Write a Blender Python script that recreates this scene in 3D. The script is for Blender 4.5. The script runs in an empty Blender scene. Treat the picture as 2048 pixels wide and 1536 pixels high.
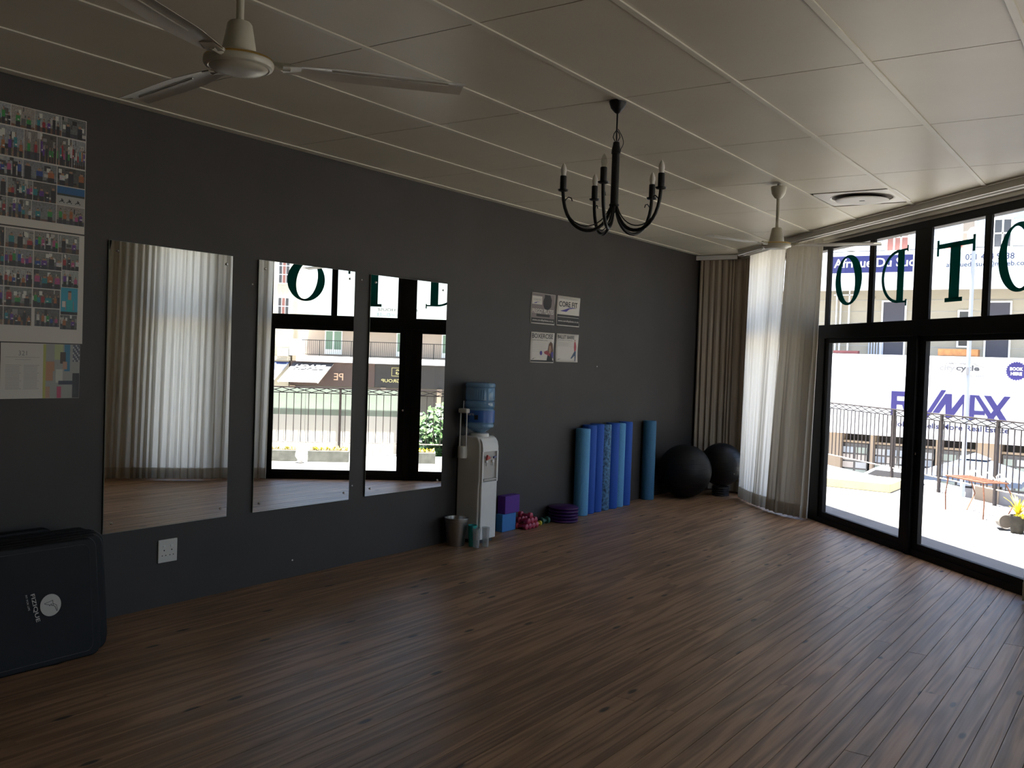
import bpy, math, random
from mathutils import Vector, Matrix
random.seed(7)
C = bpy.context.scene
COL = C.collection
PI = math.pi

# ------------------------------------------------------------------ camera
cam_d = bpy.data.cameras.new('camera')
cam = bpy.data.objects.new('camera', cam_d); COL.objects.link(cam)
cam_d.sensor_width = 36.0; cam_d.lens = 33.13; cam_d.clip_start = .05; cam_d.clip_end = 500
yaw, pitch, roll = math.radians(-34.808), math.radians(-1.602), math.radians(1.947)
fw = Vector((math.sin(yaw)*math.cos(pitch), math.cos(yaw)*math.cos(pitch), math.sin(pitch)))
rt = Vector((math.cos(yaw), -math.sin(yaw), 0)); up = rt.cross(fw)
r2 = rt*math.cos(roll)+up*math.sin(roll); u2 = up*math.cos(roll)-rt*math.sin(roll)
M4 = Matrix((r2, u2, -fw)).transposed().to_4x4(); M4.translation = Vector((5.069, 0, 1.617))
cam.matrix_world = M4
C.camera = cam

# ------------------------------------------------------------------ world, sun, exposure
w = bpy.data.worlds.new('world'); C.world = w; w.use_nodes = True
nt = w.node_tree; bg = nt.nodes['Background']
sky = nt.nodes.new('ShaderNodeTexSky'); sky.sky_type = 'NISHITA'; sky.sun_disc = False
sky.sun_elevation = math.radians(70); sky.sun_rotation = math.radians(150); sky.air_density = 1.0; sky.dust_density = 2.0
nt.links.new(sky.outputs[0], bg.inputs[0]); bg.inputs[1].default_value = 0.15
sun_d = bpy.data.lights.new('sun', 'SUN'); sun_d.energy = 17.0; sun_d.angle = math.radians(.6); sun_d.color = (1, .96, .9)
sun = bpy.data.objects.new('sun', sun_d); COL.objects.link(sun)
sun.rotation_euler = Vector((-.13, -.03, .99)).to_track_quat('Z', 'Y').to_euler()
C.view_settings.view_transform = 'Standard'; C.view_settings.look = 'None'
C.view_settings.gamma = 1; C.view_settings.use_curve_mapping = False
C.view_settings.exposure = 1.9
cy = C.cycles
cy.use_denoising = True; cy.max_bounces = 10; cy.diffuse_bounces = 6; cy.glossy_bounces = 5
cy.transmission_bounces = 8; cy.transparent_max_bounces = 16; cy.sample_clamp_indirect = 6
cy.caustics_reflective = False; cy.caustics_refractive = False; cy.blur_glossy = .5

# ------------------------------------------------------------------ helpers
MATS = {}
def mat(name, col, rough=.6, metal=0., spec=.5, var=0., scale=6., bump=0., bscale=60., trans=0., coat=0., emit=None):
    if name in MATS: return MATS[name]
    m = bpy.data.materials.new(name); m.use_nodes = True; n = m.node_tree; b = n.nodes['Principled BSDF']
    b.inputs['Base Color'].default_value = (*col, 1); b.inputs['Roughness'].default_value = rough
    b.inputs['Metallic'].default_value = metal; b.inputs['Specular IOR Level'].default_value = spec
    b.inputs['Transmission Weight'].default_value = trans; b.inputs['Coat Weight'].default_value = coat
    tc = None
    if var or bump: tc = n.nodes.new('ShaderNodeTexCoord')
    if var:
        t = n.nodes.new('ShaderNodeTexNoise'); t.inputs['Scale'].default_value = scale; t.inputs['Detail'].default_value = 5
        n.links.new(tc.outputs['Object'], t.inputs['Vector'])
        r = n.nodes.new('ShaderNodeMapRange'); r.inputs[1].default_value = .3; r.inputs[2].default_value = .7
        r.inputs[3].default_value = 1-var; r.inputs[4].default_value = 1+var
        n.links.new(t.outputs['Fac'], r.inputs[0])
        mx = n.nodes.new('ShaderNodeVectorMath'); mx.operation = 'SCALE'; mx.inputs[0].default_value = col
        n.links.new(r.outputs[0], mx.inputs['Scale']); n.links.new(mx.outputs[0], b.inputs['Base Color'])
    if bump:
        t = n.nodes.new('ShaderNodeTexNoise'); t.inputs['Scale'].default_value = bscale; t.inputs['Detail'].default_value = 4
        n.links.new(tc.outputs['Object'], t.inputs['Vector'])
        bp = n.nodes.new('ShaderNodeBump'); bp.inputs['Strength'].default_value = bump; bp.inputs['Distance'].default_value = .01
        n.links.new(t.outputs['Fac'], bp.inputs['Height']); n.links.new(bp.outputs[0], b.inputs['Normal'])
    MATS[name] = m; return m

def wood_floor():
    m = bpy.data.materials.new('floor_pine'); m.use_nodes = True; n = m.node_tree; b = n.nodes['Principled BSDF']; L = n.links.new
    tc = n.nodes.new('ShaderNodeTexCoord'); oi = n.nodes.new('ShaderNodeObjectInfo')
    sc = n.nodes.new('ShaderNodeVectorMath'); sc.operation = 'SCALE'; sc.inputs[0].default_value = (37., 91., 13.); L(oi.outputs['Random'], sc.inputs['Scale'])
    ad = n.nodes.new('ShaderNodeVectorMath'); ad.operation = 'ADD'; L(tc.outputs['Object'], ad.inputs[0]); L(sc.outputs[0], ad.inputs[1])
    # grain: rings stretched along the plank
    mp = n.nodes.new('ShaderNodeMapping'); mp.inputs['Scale'].default_value = (9, .42, 1); L(ad.outputs[0], mp.inputs[0])
    n1 = n.nodes.new('ShaderNodeTexNoise'); n1.inputs['Scale'].default_value = 1.; n1.inputs['Detail'].default_value = 2; n1.inputs['Distortion'].default_value = .3; L(mp.outputs[0], n1.inputs['Vector'])
    m1 = n.nodes.new('ShaderNodeMath'); m1.operation = 'MULTIPLY'; m1.inputs[1].default_value = 38.; L(n1.outputs['Fac'], m1.inputs[0])
    s1 = n.nodes.new('ShaderNodeMath'); s1.operation = 'SINE'; L(m1.outputs[0], s1.inputs[0])
    mp2 = n.nodes.new('ShaderNodeMapping'); mp2.inputs['Scale'].default_value = (90, 2.5, 1); L(ad.outputs[0], mp2.inputs[0])
    n2 = n.nodes.new('ShaderNodeTexNoise'); n2.inputs['Scale'].default_value = 1.; n2.inputs['Detail'].default_value = 4; L(mp2.outputs[0], n2.inputs['Vector'])
    r1 = n.nodes.new('ShaderNodeMapRange'); r1.inputs[1].default_value = -1; r1.inputs[3].default_value = 0; r1.inputs[4].default_value = .55; L(s1.outputs[0], r1.inputs[0])
    a1 = n.nodes.new('ShaderNodeMath'); a1.operation = 'MULTIPLY_ADD'; a1.inputs[1].default_value = .6; L(n2.outputs['Fac'], a1.inputs[0]); L(r1.outputs[0], a1.inputs[2])
    cr = n.nodes.new('ShaderNodeValToRGB'); cr.color_ramp.elements[0].position = .25; cr.color_ramp.elements[1].position = .95
    cr.color_ramp.elements[0].color = (.44, .255, .135, 1); cr.color_ramp.elements[1].color = (.20, .110, .058, 1); L(a1.outputs[0], cr.inputs[0])
    # large soft wear
    n3 = n.nodes.new('ShaderNodeTexNoise'); n3.inputs['Scale'].default_value = .9; n3.inputs['Detail'].default_value = 3; L(tc.outputs['Object'], n3.inputs['Vector'])
    r3 = n.nodes.new('ShaderNodeMapRange'); r3.inputs[1].default_value = .3; r3.inputs[2].default_value = .7; r3.inputs[3].default_value = .85; r3.inputs[4].default_value = 1.15; L(n3.outputs['Fac'], r3.inputs[0])
    r4 = n.nodes.new('ShaderNodeMapRange'); r4.inputs[3].default_value = .9; r4.inputs[4].default_value = 1.1; L(oi.outputs['Random'], r4.inputs[0])
    mm = n.nodes.new('ShaderNodeMath'); mm.operation = 'MULTIPLY'; L(r3.outputs[0], mm.inputs[0]); L(r4.outputs[0], mm.inputs[1])
    c2 = n.nodes.new('ShaderNodeVectorMath'); c2.operation = 'SCALE'; L(cr.outputs[0], c2.inputs[0]); L(mm.outputs[0], c2.inputs['Scale'])
    # knots
    mp3 = n.nodes.new('ShaderNodeMapping'); mp3.inputs['Scale'].default_value = (4.2, 1.35, 1); L(ad.outputs[0], mp3.inputs[0])
    vo = n.nodes.new('ShaderNodeTexVoronoi'); vo.voronoi_dimensions = '2D'; vo.inputs['Scale'].default_value = 1.; L(mp3.outputs[0], vo.inputs['Vector'])
    kr = n.nodes.new('ShaderNodeMapRange'); kr.inputs[1].default_value = .040; kr.inputs[2].default_value = .075; kr.inputs[3].default_value = 1; kr.inputs[4].default_value = 0; L(vo.outputs['Distance'], kr.inputs[0])
    gt = n.nodes.new('ShaderNodeMath'); gt.operation = 'GREATER_THAN'; gt.inputs[1].default_value = .45
    sp = n.nodes.new('ShaderNodeSeparateColor'); L(vo.outputs['Color'], sp.inputs[0]); L(sp.outputs[0], gt.inputs[0])
    km = n.nodes.new('ShaderNodeMath'); km.operation = 'MULTIPLY'; L(kr.outputs[0], km.inputs[0]); L(gt.outputs[0], km.inputs[1])
    mx = n.nodes.new('ShaderNodeMix'); mx.data_type = 'RGBA'; L(km.outputs[0], mx.inputs['Factor']); L(c2.outputs[0], mx.inputs[6]); mx.inputs[7].default_value = (.035, .017, .010, 1)
    L(mx.outputs[2], b.inputs['Base Color'])
    rr = n.nodes.new('ShaderNodeMapRange'); rr.inputs[3].default_value = .36; rr.inputs[4].default_value = .54; L(n2.outputs['Fac'], rr.inputs[0]); L(rr.outputs[0], b.inputs['Roughness'])
    bp = n.nodes.new('ShaderNodeBump'); bp.inputs['Strength'].default_value = .12; bp.inputs['Distance'].default_value = .004; L(a1.outputs[0], bp.inputs['Height']); L(bp.outputs[0], b.inputs['Normal'])
    b.inputs['Specular IOR Level'].default_value = .75
    return m

def glass_mat(name, tint=(1, 1, 1), refl=1.35):
    m = bpy.data.materials.new(name); m.use_nodes = True; n = m.node_tree; n.nodes.clear()
    o = n.nodes.new('ShaderNodeOutputMaterial'); t = n.nodes.new('ShaderNodeBsdfTransparent'); t.inputs[0].default_value = (*tint, 1)
    g = n.nodes.new('ShaderNodeBsdfGlossy'); g.inputs['Roughness'].default_value = .0
    f = n.nodes.new('ShaderNodeFresnel'); f.inputs[0].default_value = refl; x = n.nodes.new('ShaderNodeMixShader')
    ge = n.nodes.new('ShaderNodeNewGeometry'); iv = n.nodes.new('ShaderNodeMath'); iv.operation = 'SUBTRACT'; iv.inputs[0].default_value = 1.; n.links.new(ge.outputs['Backfacing'], iv.inputs[1])
    mu = n.nodes.new('ShaderNodeMath'); mu.operation = 'MULTIPLY'; n.links.new(f.outputs[0], mu.inputs[0]); n.links.new(iv.outputs[0], mu.inputs[1])
    n.links.new(mu.outputs[0], x.inputs[0]); n.links.new(t.outputs[0], x.inputs[1]); n.links.new(g.outputs[0], x.inputs[2]); n.links.new(x.outputs[0], o.inputs[0])
    return m

def cloth_mat(name, col, tr, fac):
    m = bpy.data.materials.new(name); m.use_nodes = True; n = m.node_tree; n.nodes.clear()
    o = n.nodes.new('ShaderNodeOutputMaterial'); d = n.nodes.new('ShaderNodeBsdfDiffuse'); d.inputs[0].default_value = (*col, 1)
    t = n.nodes.new('ShaderNodeBsdfTranslucent'); t.inputs[0].default_value = (*tr, 1); x = n.nodes.new('ShaderNodeMixShader'); x.inputs[0].default_value = fac
    tc = n.nodes.new('ShaderNodeTexCoord'); ns = n.nodes.new('ShaderNodeTexNoise'); ns.inputs['Scale'].default_value = 220; n.links.new(tc.outputs['Object'], ns.inputs['Vector'])
    bp = n.nodes.new('ShaderNodeBump'); bp.inputs['Strength'].default_value = .15; bp.inputs['Distance'].default_value = .002
    n.links.new(ns.outputs['Fac'], bp.inputs['Height']); n.links.new(bp.outputs[0], d.inputs['Normal'])
    n.links.new(d.outputs[0], x.inputs[1]); n.links.new(t.outputs[0], x.inputs[2]); n.links.new(x.outputs[0], o.inputs[0])
    return m

def print_mat():
    m = bpy.data.materials.new('photo_print'); m.use_nodes = True; n = m.node_tree; b = n.nodes['Principled BSDF']
    a = n.nodes.new('ShaderNodeAttribute'); a.attribute_name = 'Col'; n.links.new(a.outputs['Color'], b.inputs['Base Color'])
    b.inputs['Roughness'].default_value = .45; return m

class MB:
    def __init__(s, f=None): s.v = []; s.f = []; s.map = f
    def add(s, vs, fs):
        k = len(s.v)
        s.v += [tuple(s.map(*p)) if s.map else tuple(p) for p in vs]
        s.f += [tuple(i+k for i in q) for q in fs]; return s
    def box(s, x0, y0, z0, x1, y1, z1):
        vs = [(x, y, z) for x in (x0, x1) for y in (y0, y1) for z in (z0, z1)]
        return s.add(vs, [(0, 1, 3, 2), (4, 6, 7, 5), (0, 4, 5, 1), (2, 3, 7, 6), (0, 2, 6, 4), (1, 5, 7, 3)])
    def lathe(s, prof, seg=24, c=(0, 0, 0), axis='z', cap=True):
        vs = []; n = len(prof)
        for i in range(seg):
            a = 2*PI*i/seg; ca, sa = math.cos(a), math.sin(a)
            for r, z in prof:
                p = (r*ca, r*sa, z) if axis == 'z' else ((z, r*ca, r*sa) if axis == 'x' else (r*sa, z, r*ca))
                vs.append((c[0]+p[0], c[1]+p[1], c[2]+p[2]))
        fs = [(i*n+j, ((i+1) % seg)*n+j, ((i+1) % seg)*n+j+1, i*n+j+1) for i in range(seg) for j in range(n-1)]
        if cap:
            fs.append(tuple(i*n for i in reversed(range(seg)))); fs.append(tuple(i*n+n-1 for i in range(seg)))
        return s.add(vs, fs)
    def tube(s, pts, r, seg=8, r1=None):
        pts = [Vector(p) for p in pts]; vs = []; n = len(pts); prev = None
        for i, p in enumerate(pts):
            t = (pts[min(i+1, n-1)]-pts[max(i-1, 0)]).normalized()
            if prev is None: a = t.orthogonal().normalized()
            else:
                a = prev-t*prev.dot(t); a = a.normalized() if a.length > 1e-6 else t.orthogonal().normalized()
            prev = a; b = t.cross(a); rr = r if r1 is None else r+(r1-r)*i/(n-1)
            for k in range(seg):
                q = 2*PI*k/seg; vs.append(tuple(p+(a*math.cos(q)+b*math.sin(q))*rr))
        fs = [(i*seg+k, i*seg+(k+1) % seg, (i+1)*seg+(k+1) % seg, (i+1)*seg+k) for i in range(n-1) for k in range(seg)]
        fs.append(tuple(reversed(range(seg)))); fs.append(tuple((n-1)*seg+k for k in range(seg)))
        return s.add(vs, fs)
    def prism(s, poly, c0, c1, f=None):      # polygon (a,b) extruded along c
        n = len(poly); f = f or (lambda a, b, c: (a, b, c))
        vs = [f(a, b, c0) for a, b in poly]+[f(a, b, c1) for a, b in poly]
        return s.add(vs, [tuple(reversed(range(n))), tuple(range(n, 2*n))]+[(i, (i+1) % n, n+(i+1) % n, n+i) for i in range(n)])
    def ring(s, outer, inner, c0, c1, f):
        n = len(outer); vs = [f(a, b, c) for c in (c0, c1) for P in (outer, inner) for a, b in P]; fs = []
        for i in range(n):
            j = (i+1) % n
            fs += [(i, n+i, n+j, j), (2*n+i, 2*n+j, 3*n+j, 3*n+i), (i, j, 2*n+j, 2*n+i), (n+i, 3*n+i, 3*n+j, n+j)]
        return s.add(vs, fs)
    def sphere(s, c, r, seg=32, sz=1.):
        return s.lathe([(max(r*math.sin(PI*i/(seg//2)), 1e-4), -r*math.cos(PI*i/(seg//2))*sz) for i in range(seg//2+1)], seg, c, cap=False)
    def build(s, name, m, parent=None, smooth=False, bevel=0, kind=None, bseg=2):
        me = bpy.data.meshes.new(name); me.from_pydata(s.v, [], s.f); me.update()
        if m: me.materials.append(m)
        if smooth or bevel:
            me.polygons.foreach_set('use_smooth', [True]*len(me.polygons)); me.set_sharp_from_angle(angle=math.radians(38))
        o = bpy.data.objects.new(name, me); COL.objects.link(o)
        if bevel:
            b = o.modifiers.new('bevel', 'BEVEL'); b.width = bevel; b.segments = bseg; b.limit_method = 'ANGLE'; b.harden_normals = True
        if parent: o.parent = parent
        if kind: o['kind'] = kind
        return o

def tag(o, label, cat, group=None):
    o['label'] = label; o['category'] = cat
    if group: o['group'] = group
    return o
def thing(name, label, cat, loc=(0, 0, 0), rz=0, group=None):
    o = bpy.data.objects.new(name, None); COL.objects.link(o); o.location = loc; o.rotation_euler = (0, 0, rz); o.empty_display_size = .1
    return tag(o, label, cat, group)
def struct_root(name):
    o = bpy.data.objects.new(name, None); COL.objects.link(o); o['kind'] = 'structure'; return o
def dup(root, loc=None, rz=None, label=None):
    r = root.copy(); COL.objects.link(r)
    if loc is not None: r.location = loc
    if rz is not None: r.rotation_euler = (0, 0, rz)
    if label: r['label'] = label
    for ch in list(root.children):
        c = ch.copy(); COL.objects.link(c); c.parent = r
        for g in list(ch.children):
            d = g.copy(); COL.objects.link(d); d.parent = c
    return r
def text(s, name, m, P, R, U, width=None, height=None, parent=None, ext=.0, align='c', bold=0., shear=0., res=3):
    cu = bpy.data.curves.new(name, 'FONT'); cu.body = s; cu.size = 1; cu.extrude = .01; cu.offset = bold; cu.shear = shear; cu.resolution_u = res
    t = bpy.data.objects.new(name, cu); COL.objects.link(t); bpy.context.view_layer.update()
    me = bpy.data.meshes.new_from_object(t.evaluated_get(bpy.context.evaluated_depsgraph_get()))
    bpy.data.objects.remove(t); bpy.data.curves.remove(cu)
    xs = [v.co.x for v in me.vertices]; ys = [v.co.y for v in me.vertices]
    x0, x1, y0, y1 = min(xs), max(xs), min(ys), max(ys)
    if width is None: sy = height/(y1-y0); sx = sy
    else:
        sx = width/(x1-x0); sy = height/(y1-y0) if height else sx
    R = Vector(R); U = Vector(U); N = R.cross(U); P = Vector(P); ox = {'c': (x0+x1)/2, 'l': x0, 'r': x1}[align]
    for v in me.vertices:
        a, b, c = v.co; v.co = P+R*((a-ox)*sx)+U*((b-(y0+y1)/2)*sy)+N*(c*10*.0004 if ext == 0 else c*50*ext+ext*.5)
    me.materials.clear(); me.materials.append(m); me.name = name
    o = bpy.data.objects.new(name, me); COL.objects.link(o)
    if parent: o.parent = parent
    return o

# window-wall coordinates: t along the wall towards the camera side, s outwards, z up
DX, DY, NX, NY = .7027, -.7115, .7115, .7027
def W(t, s, z): return (1.953+DX*t+NX*s, 10.137+DY*t+NY*s, z)
DV = Vector((DX, DY, 0)); NV = Vector((NX, NY, 0)); ZV = Vector((0, 0, 1)); XV = Vector((1, 0, 0)); YV = Vector((0, 1, 0))
CH = 3.017
ROOM = [(0, -2.5), (9.2, -2.5), (9.2, 2.80), (.607, 11.5), (0, 11.5)]
def clip(poly, conv=ROOM):
    out = poly
    for i in range(len(conv)):
        ax, ay = conv[i]; bx, by = conv[(i+1) % len(conv)]; res = []
        side = lambda p: (bx-ax)*(p[1]-ay)-(by-ay)*(p[0]-ax)
        for j in range(len(out)):
            p, q = out[j], out[(j+1) % len(out)]; a, b = side(p), side(q)
            if a >= 0: res.append(p)
            if a*b < 0:
                k = a/(a-b); res.append((p[0]+(q[0]-p[0])*k, p[1]+(q[1]-p[1])*k))
        out = res
        if len(out) < 3: return []
    return out
def area(p): return abs(sum(p[i][0]*p[(i+1) % len(p)][1]-p[(i+1) % len(p)][0]*p[i][1] for i in range(len(p))))/2

# ------------------------------------------------------------------ materials
wall_m = mat('charcoal_paint', (.039, .034, .0305), .62, var=.10, scale=2.2, bump=.06, bscale=120)
cream_w = mat('cream_paint', (.55, .52, .46), .7, var=.05)
ceil_m = mat('ceiling_board', (.61, .565, .45), .42, var=.05, scale=1.5, bump=.03, bscale=25)
batten_m = mat('ceiling_batten', (.64, .61, .50), .4, var=.04)
joint_m = mat('joint_shadow_gap', (.10, .085, .065), .8)
alu = mat('black_frame_enamel', (.008, .0075, .0075), .55, spec=.18)
white_m = mat('white_plastic', (.72, .70, .65), .38, var=.03)
white_p = mat('white_paint', (.80, .79, .76), .55, var=.04)
black_m = mat('black_iron', (.010, .010, .010), .45, metal=.3)
steel = mat('brushed_steel', (.45, .43, .40), .32, metal=1., var=.06, scale=30)
chrome = mat('chrome', (.8, .8, .8), .12, metal=1.)
gold = mat('brass_band', (.75, .52, .16), .3, metal=1.)
paper = mat('paper_white', (.60, .57, .52), .6)
ink = mat('black_ink', (.012, .012, .014), .6)
greyink = mat('grey_ink', (.22, .22, .22), .6)
blueink = mat('blue_ink', (.045, .035, .24), .6)
teal = cloth_mat('teal_lettering', (.008, .15, .13), (.005, .13, .11), .45)
glass = glass_mat('window_glass')
photo_m = print_mat()
curt_m = cloth_mat('curtain_voile', (.64, .60, .52), (.88, .86, .80), .62)
curt2_m = cloth_mat('curtain_beige', (.58, .54, .46), (.50, .46, .38), .22)
hem_m = cloth_mat('curtain_hem_cloth', (.60, .56, .48), (.60, .56, .48), .42)
curt3_m = cloth_mat('curtain_beige_shaded', (.42, .35, .27), (.40, .33, .25), .12)  # beige cloth darkened to carry the weaker light of the far corner

# ------------------------------------------------------------------ room shell
f = MB(); f.prism(ROOM, -.12, -.022); fl = f.build('floor', mat('subfloor', (.02, .012, .008), .9)); fl['kind'] = 'structure'
wood = wood_floor()
k = 0; x = .073-.1064
while x < 9.2:
    x0, x1 = max(x+.0016, .002), min(x+.1064-.0016, 9.198)
    y = -2.5-random.random()*2.5
    while y < 11.5:
        L = random.uniform(3.6, 5.6)
        if 11.5-(y+L) < 1.2: L = 12-y
        p = clip([(x0, y+.001), (x1, y+.001), (x1, y+L-.001), (x0, y+L-.001)])
        if p and area(p) > .01:
            MB().prism(p, -.022, random.uniform(-.0006, .0004)).build('plank', wood, fl); k += 1
        y += L
    x += .1064
print('planks', k)

OUT = [(-.15, -2.65), (9.35, -2.65), (9.35, 2.9), (.75, 11.65), (-.15, 11.65)]
c = MB(); c.prism(OUT, CH+.012, CH+.2); ce = c.build('ceiling', joint_m); ce['kind'] = 'structure'
gx = [2.617+.6344*i for i in range(-5, 12)]; gy = [3.1755+1.2812*j for j in range(-5, 8)]
for i in range(len(gx)-1):
    for j in range(len(gy)-1):
        g = .0035
        if abs(gx[i]-2.617) < .01 and abs(gy[j]-7.019) < .02:      # the cut panel beside the air diffuser
            q = [(gx[i]+g, gy[j]+g), (gx[i+1]-g, gy[j]+g), (gx[i+1]-g, 7.61), (gx[i]+g, 7.61)]
        else: q = [(gx[i]+g, gy[j]+g), (gx[i+1]-g, gy[j]+g), (gx[i+1]-g, gy[j+1]-g), (gx[i]+g, gy[j+1]-g)]
        p = clip(q)
        if p and area(p) > .004: MB().prism(p, CH, CH+.012).build('ceiling_panel', ceil_m, ce)
for gxx in gx:
    p = clip([(gxx-.016, -2.5), (gxx+.016, -2.5), (gxx+.016, 11.5), (gxx-.016, 11.5)])
    if p: MB().prism(p, CH-.007, CH+.001).build('batten', batten_m, ce, bevel=.002)

def wallbox(name, m, *b, f=None):
    o = MB(f).box(*b).build(name, m); o['kind'] = 'structure'; return o
wallbox('wall_left', wall_m, -.15, -2.65, -.12, 0, 11.65, CH+.012)
wallbox('wall_back', cream_w, 0, 11.5, -.12, .75, 11.65, CH+.012)
wallbox('wall_front', cream_w, 0, -2.65, -.12, 9.35, -2.5, CH+.012)
wallbox('wall_right', cream_w, 9.2, -2.5, -.12, 9.35, 2.9, CH+.012)
ww = struct_root('wall_window')
OPEN = [(-1.6, 3.58), (3.74, 4.44), (5.8, 9.7)]
edges = [-1.92]+[e for o in OPEN for e in o]+[10.35]
for a, b in zip(edges[::2], edges[1::2]): MB(W).box(a, 0, -.12, b, .2, 2.93).build('pier', cream_w, ww)
MB(W).box(-1.92, 0, 2.93, 10.35, .2, CH+.012).build('lintel', cream_w, ww)
for a, b in OPEN: MB(W).box(a, 0, -.12, b, .2, -.005).build('sill', mat('sill_concrete', (.3, .29, .27), .8), ww)
# small unevenness of the dark wall: filler marks and wall plugs
for (y, z) in ((4.62, .12), (8.889, 1.552), (4.2, 2.05), (5.24, 2.17), (5.2, .60)):
    MB().lathe([(.006, 0), (.006, .003), (.003, .005)], 10, (0, y, z), 'x').build('wall_plug', white_p, bpy.data.objects['wall_left'], smooth=True)
# cornice and curtain tracks along the window wall
co = MB(W); co.box(-1.95, -.05, 2.955, 10.3, -.001, CH-.001); co.build('trim_1', batten_m, bevel=.006)['kind'] = 'structure'
co = MB(W); co.box(-1.9, -.105, 2.985, 5.6, -.055, CH-.004); co.build('trim_2', cream_w, bevel=.004)['kind'] = 'structure'
tr = thing('curtain_track', 'white metal curtain rail along the top of the window wall', 'curtain rail')
for s in (-.20, -.27):
    MB(W).box(-1.5, s-.012, 2.955, 5.5, s+.012, CH-.008).build('rail', white_p, tr, bevel=.003)
MB(W).box(-1.5, -.215, 3.004, 5.5, -.07, 3.009).build('mounting_strip', white_p, tr)
MB().box(.0, 11.36, 2.955, .55, 11.385, CH-.008).build('rail', white_p, tr, bevel=.003)

# ------------------------------------------------------------------ windows and sliding door
def member(root, name, t0, t1, z0, z1, s0=0., s1=.1): return MB(W).box(t0, s0, z0, t1, s1, z1).build(name, alu, root, bevel=.004)
def pane(root, t0, t1, z0, z1, s=.05): return MB(W).box(t0, s-.003, z0, t1, s+.003, z1).build('pane', glass, root)
up_ = struct_root('window_1')
member(up_, 'head', -1.6, 3.58, 2.86, 2.93); member(up_, 'transom', -1.6, 3.58, 1.93, 2.07, -.012, .075)
ms = [(-1.6, -1.52), (-.70, -.62), (.19, .27), (1.01, 1.095), (1.75, 1.99), (2.68, 2.755), (3.47, 3.58)]
for a, b in ms: member(up_, 'mullion', a, b, 2.07, 2.86, -.004, .022)
for (a, b), (c_, d_) in zip(ms, ms[1:]): pane(up_, b, c_, 2.07, 2.86, .013)
dr = struct_root('door_1')
member(dr, 'threshold', .0, 3.58, -.004, .055, 0, .12)
member(dr, 'jamb', 0.0, .20, 0, 1.93); member(dr, 'jamb', 3.50, 3.58, 0, 1.93); member(dr, 'centre_post', 1.80, 1.87, 0, 1.93, -.02, .1)
for a, b, lo, hi in ((.20, 1.81, .27, 1.665), (1.86, 3.51, 1.95, 3.44)):
    lf = MB(W).box(a, .015, .05, lo, .06, 1.93).build('door_leaf', alu, dr, bevel=.004)
    MB(W).box(hi, .015, .05, b, .06, 1.93).build('stile', alu, lf, bevel=.004)
    MB(W).box(lo, .015, .05, hi, .06, .115).build('bottom_rail', alu, lf, bevel=.004)
    MB(W).box(lo, .015, 1.88, hi, .06, 1.93).build('top_rail', alu, lf, bevel=.004)
    MB(W).box(lo, .034, .115, hi, .040, 1.88).build('glass', glass, lf)
lk = MB().lathe([(.013, 0), (.013, .012), (.008, .016)], 16, (0, 0, 0)).build('door_lock', chrome, dr, smooth=True)
lk.matrix_local = Matrix.Translation(W(1.885, .014, .895)) @ (-NV).to_track_quat('Z', 'Y').to_matrix().to_4x4()
l1 = struct_root('window_2')
member(l1, 'jamb', -1.6, -1.52, 0, 1.93); member(l1, 'jamb', -.08, 0.0, 0, 1.93); member(l1, 'sill_rail', -1.52, -.08, 0, .11); pane(l1, -1.52, -.08, .11, 1.93)
for nme, (a, b), mid in (('window_3', (3.74, 4.44), []), ('unseen_window_4', (5.8, 9.7), [7.1, 8.4])):  # the last one is out of view, added wide to light the room
    wn = struct_root(nme); ed = [a]+mid+[b]
    member(wn, 'head', a, b, 2.86, 2.93); member(wn, 'transom', a, b, 1.93, 2.04); member(wn, 'sill_rail', a, b, 0, .11)
    for e in ed:
        e0, e1 = (e, e+.07) if e == a else ((e-.07, e) if e == b else (e-.035, e+.035))
        member(wn, 'mullion', e0, e1, .11, 1.93); member(wn, 'mullion', e0, e1, 2.04, 2.86)
    for p, q in zip(ed, ed[1:]): pane(wn, p+.036, q-.036, .11, 1.93); pane(wn, p+.036, q-.036, 2.04, 2.86)
# teal vinyl letters on the upper panes (they read from the street)
def WF(a, b, c): return W(a, c, b)
def letter_o(tc, zc, hw, hh):
    n = 56; out = []; inn = []
    for i in range(n):
        a = 2*PI*i/n; out.append((tc+hw*math.cos(a), zc+hh*math.sin(a)))
        u, v = hw*.60*math.cos(a), hh*.90*math.sin(a)
        inn.append((tc-.012+u*.92-v*.13, zc+v))
    MB().ring(out, inn, .006, .0105, WF).build('letter', teal, up_)
letter_o(.618, 2.51, .252, .252); letter_o(3.075, 2.50, .232, .262)
sd = MB()   # D: the stem stands at larger t
t0, t1, zb, zt = 1.222, 1.633, 2.235, 2.722
out = [(1.60, zt)]; inn = [(1.485, zt-.022)]
n = 22
arc_o = [(1.50-.278*math.cos(math.radians(-90+180*i/n)) if True else 0, (zb+zt)/2+(zt-zb)/2*-math.sin(math.radians(-90+180*i/n))) for i in range(n+1)]
arc_i = [(1.50-.238*math.cos(math.radians(-90+180*i/n)), (zb+zt)/2+(zt-zb-.05)/2*-math.sin(math.radians(-90+180*i/n))) for i in range(n+1)]
for i in range(n):
    sd.prism([arc_o[i], arc_o[i+1], arc_i[i+1], arc_i[i]], .006, .0105, WF)
sd.prism([(1.48, zb+.001), (1.58, zb+.001), (1.58, zt-.001), (1.48, zt-.001)], .006, .0105, WF)
for z0 in (zb, zt-.018): sd.prism([(1.57, z0), (1.635, z0), (1.635, z0+.018), (1.57, z0+.018)], .006, .0105, WF)
sd.prism([(1.622, zb-.03), (1.638, zb-.03), (1.638, zb+.03), (1.622, zb+.03)], .006, .0105, WF)
sd.prism([(1.622, zt-.03), (1.638, zt-.03), (1.638, zt+.03), (1.622, zt+.03)], .006, .0105, WF)
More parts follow.
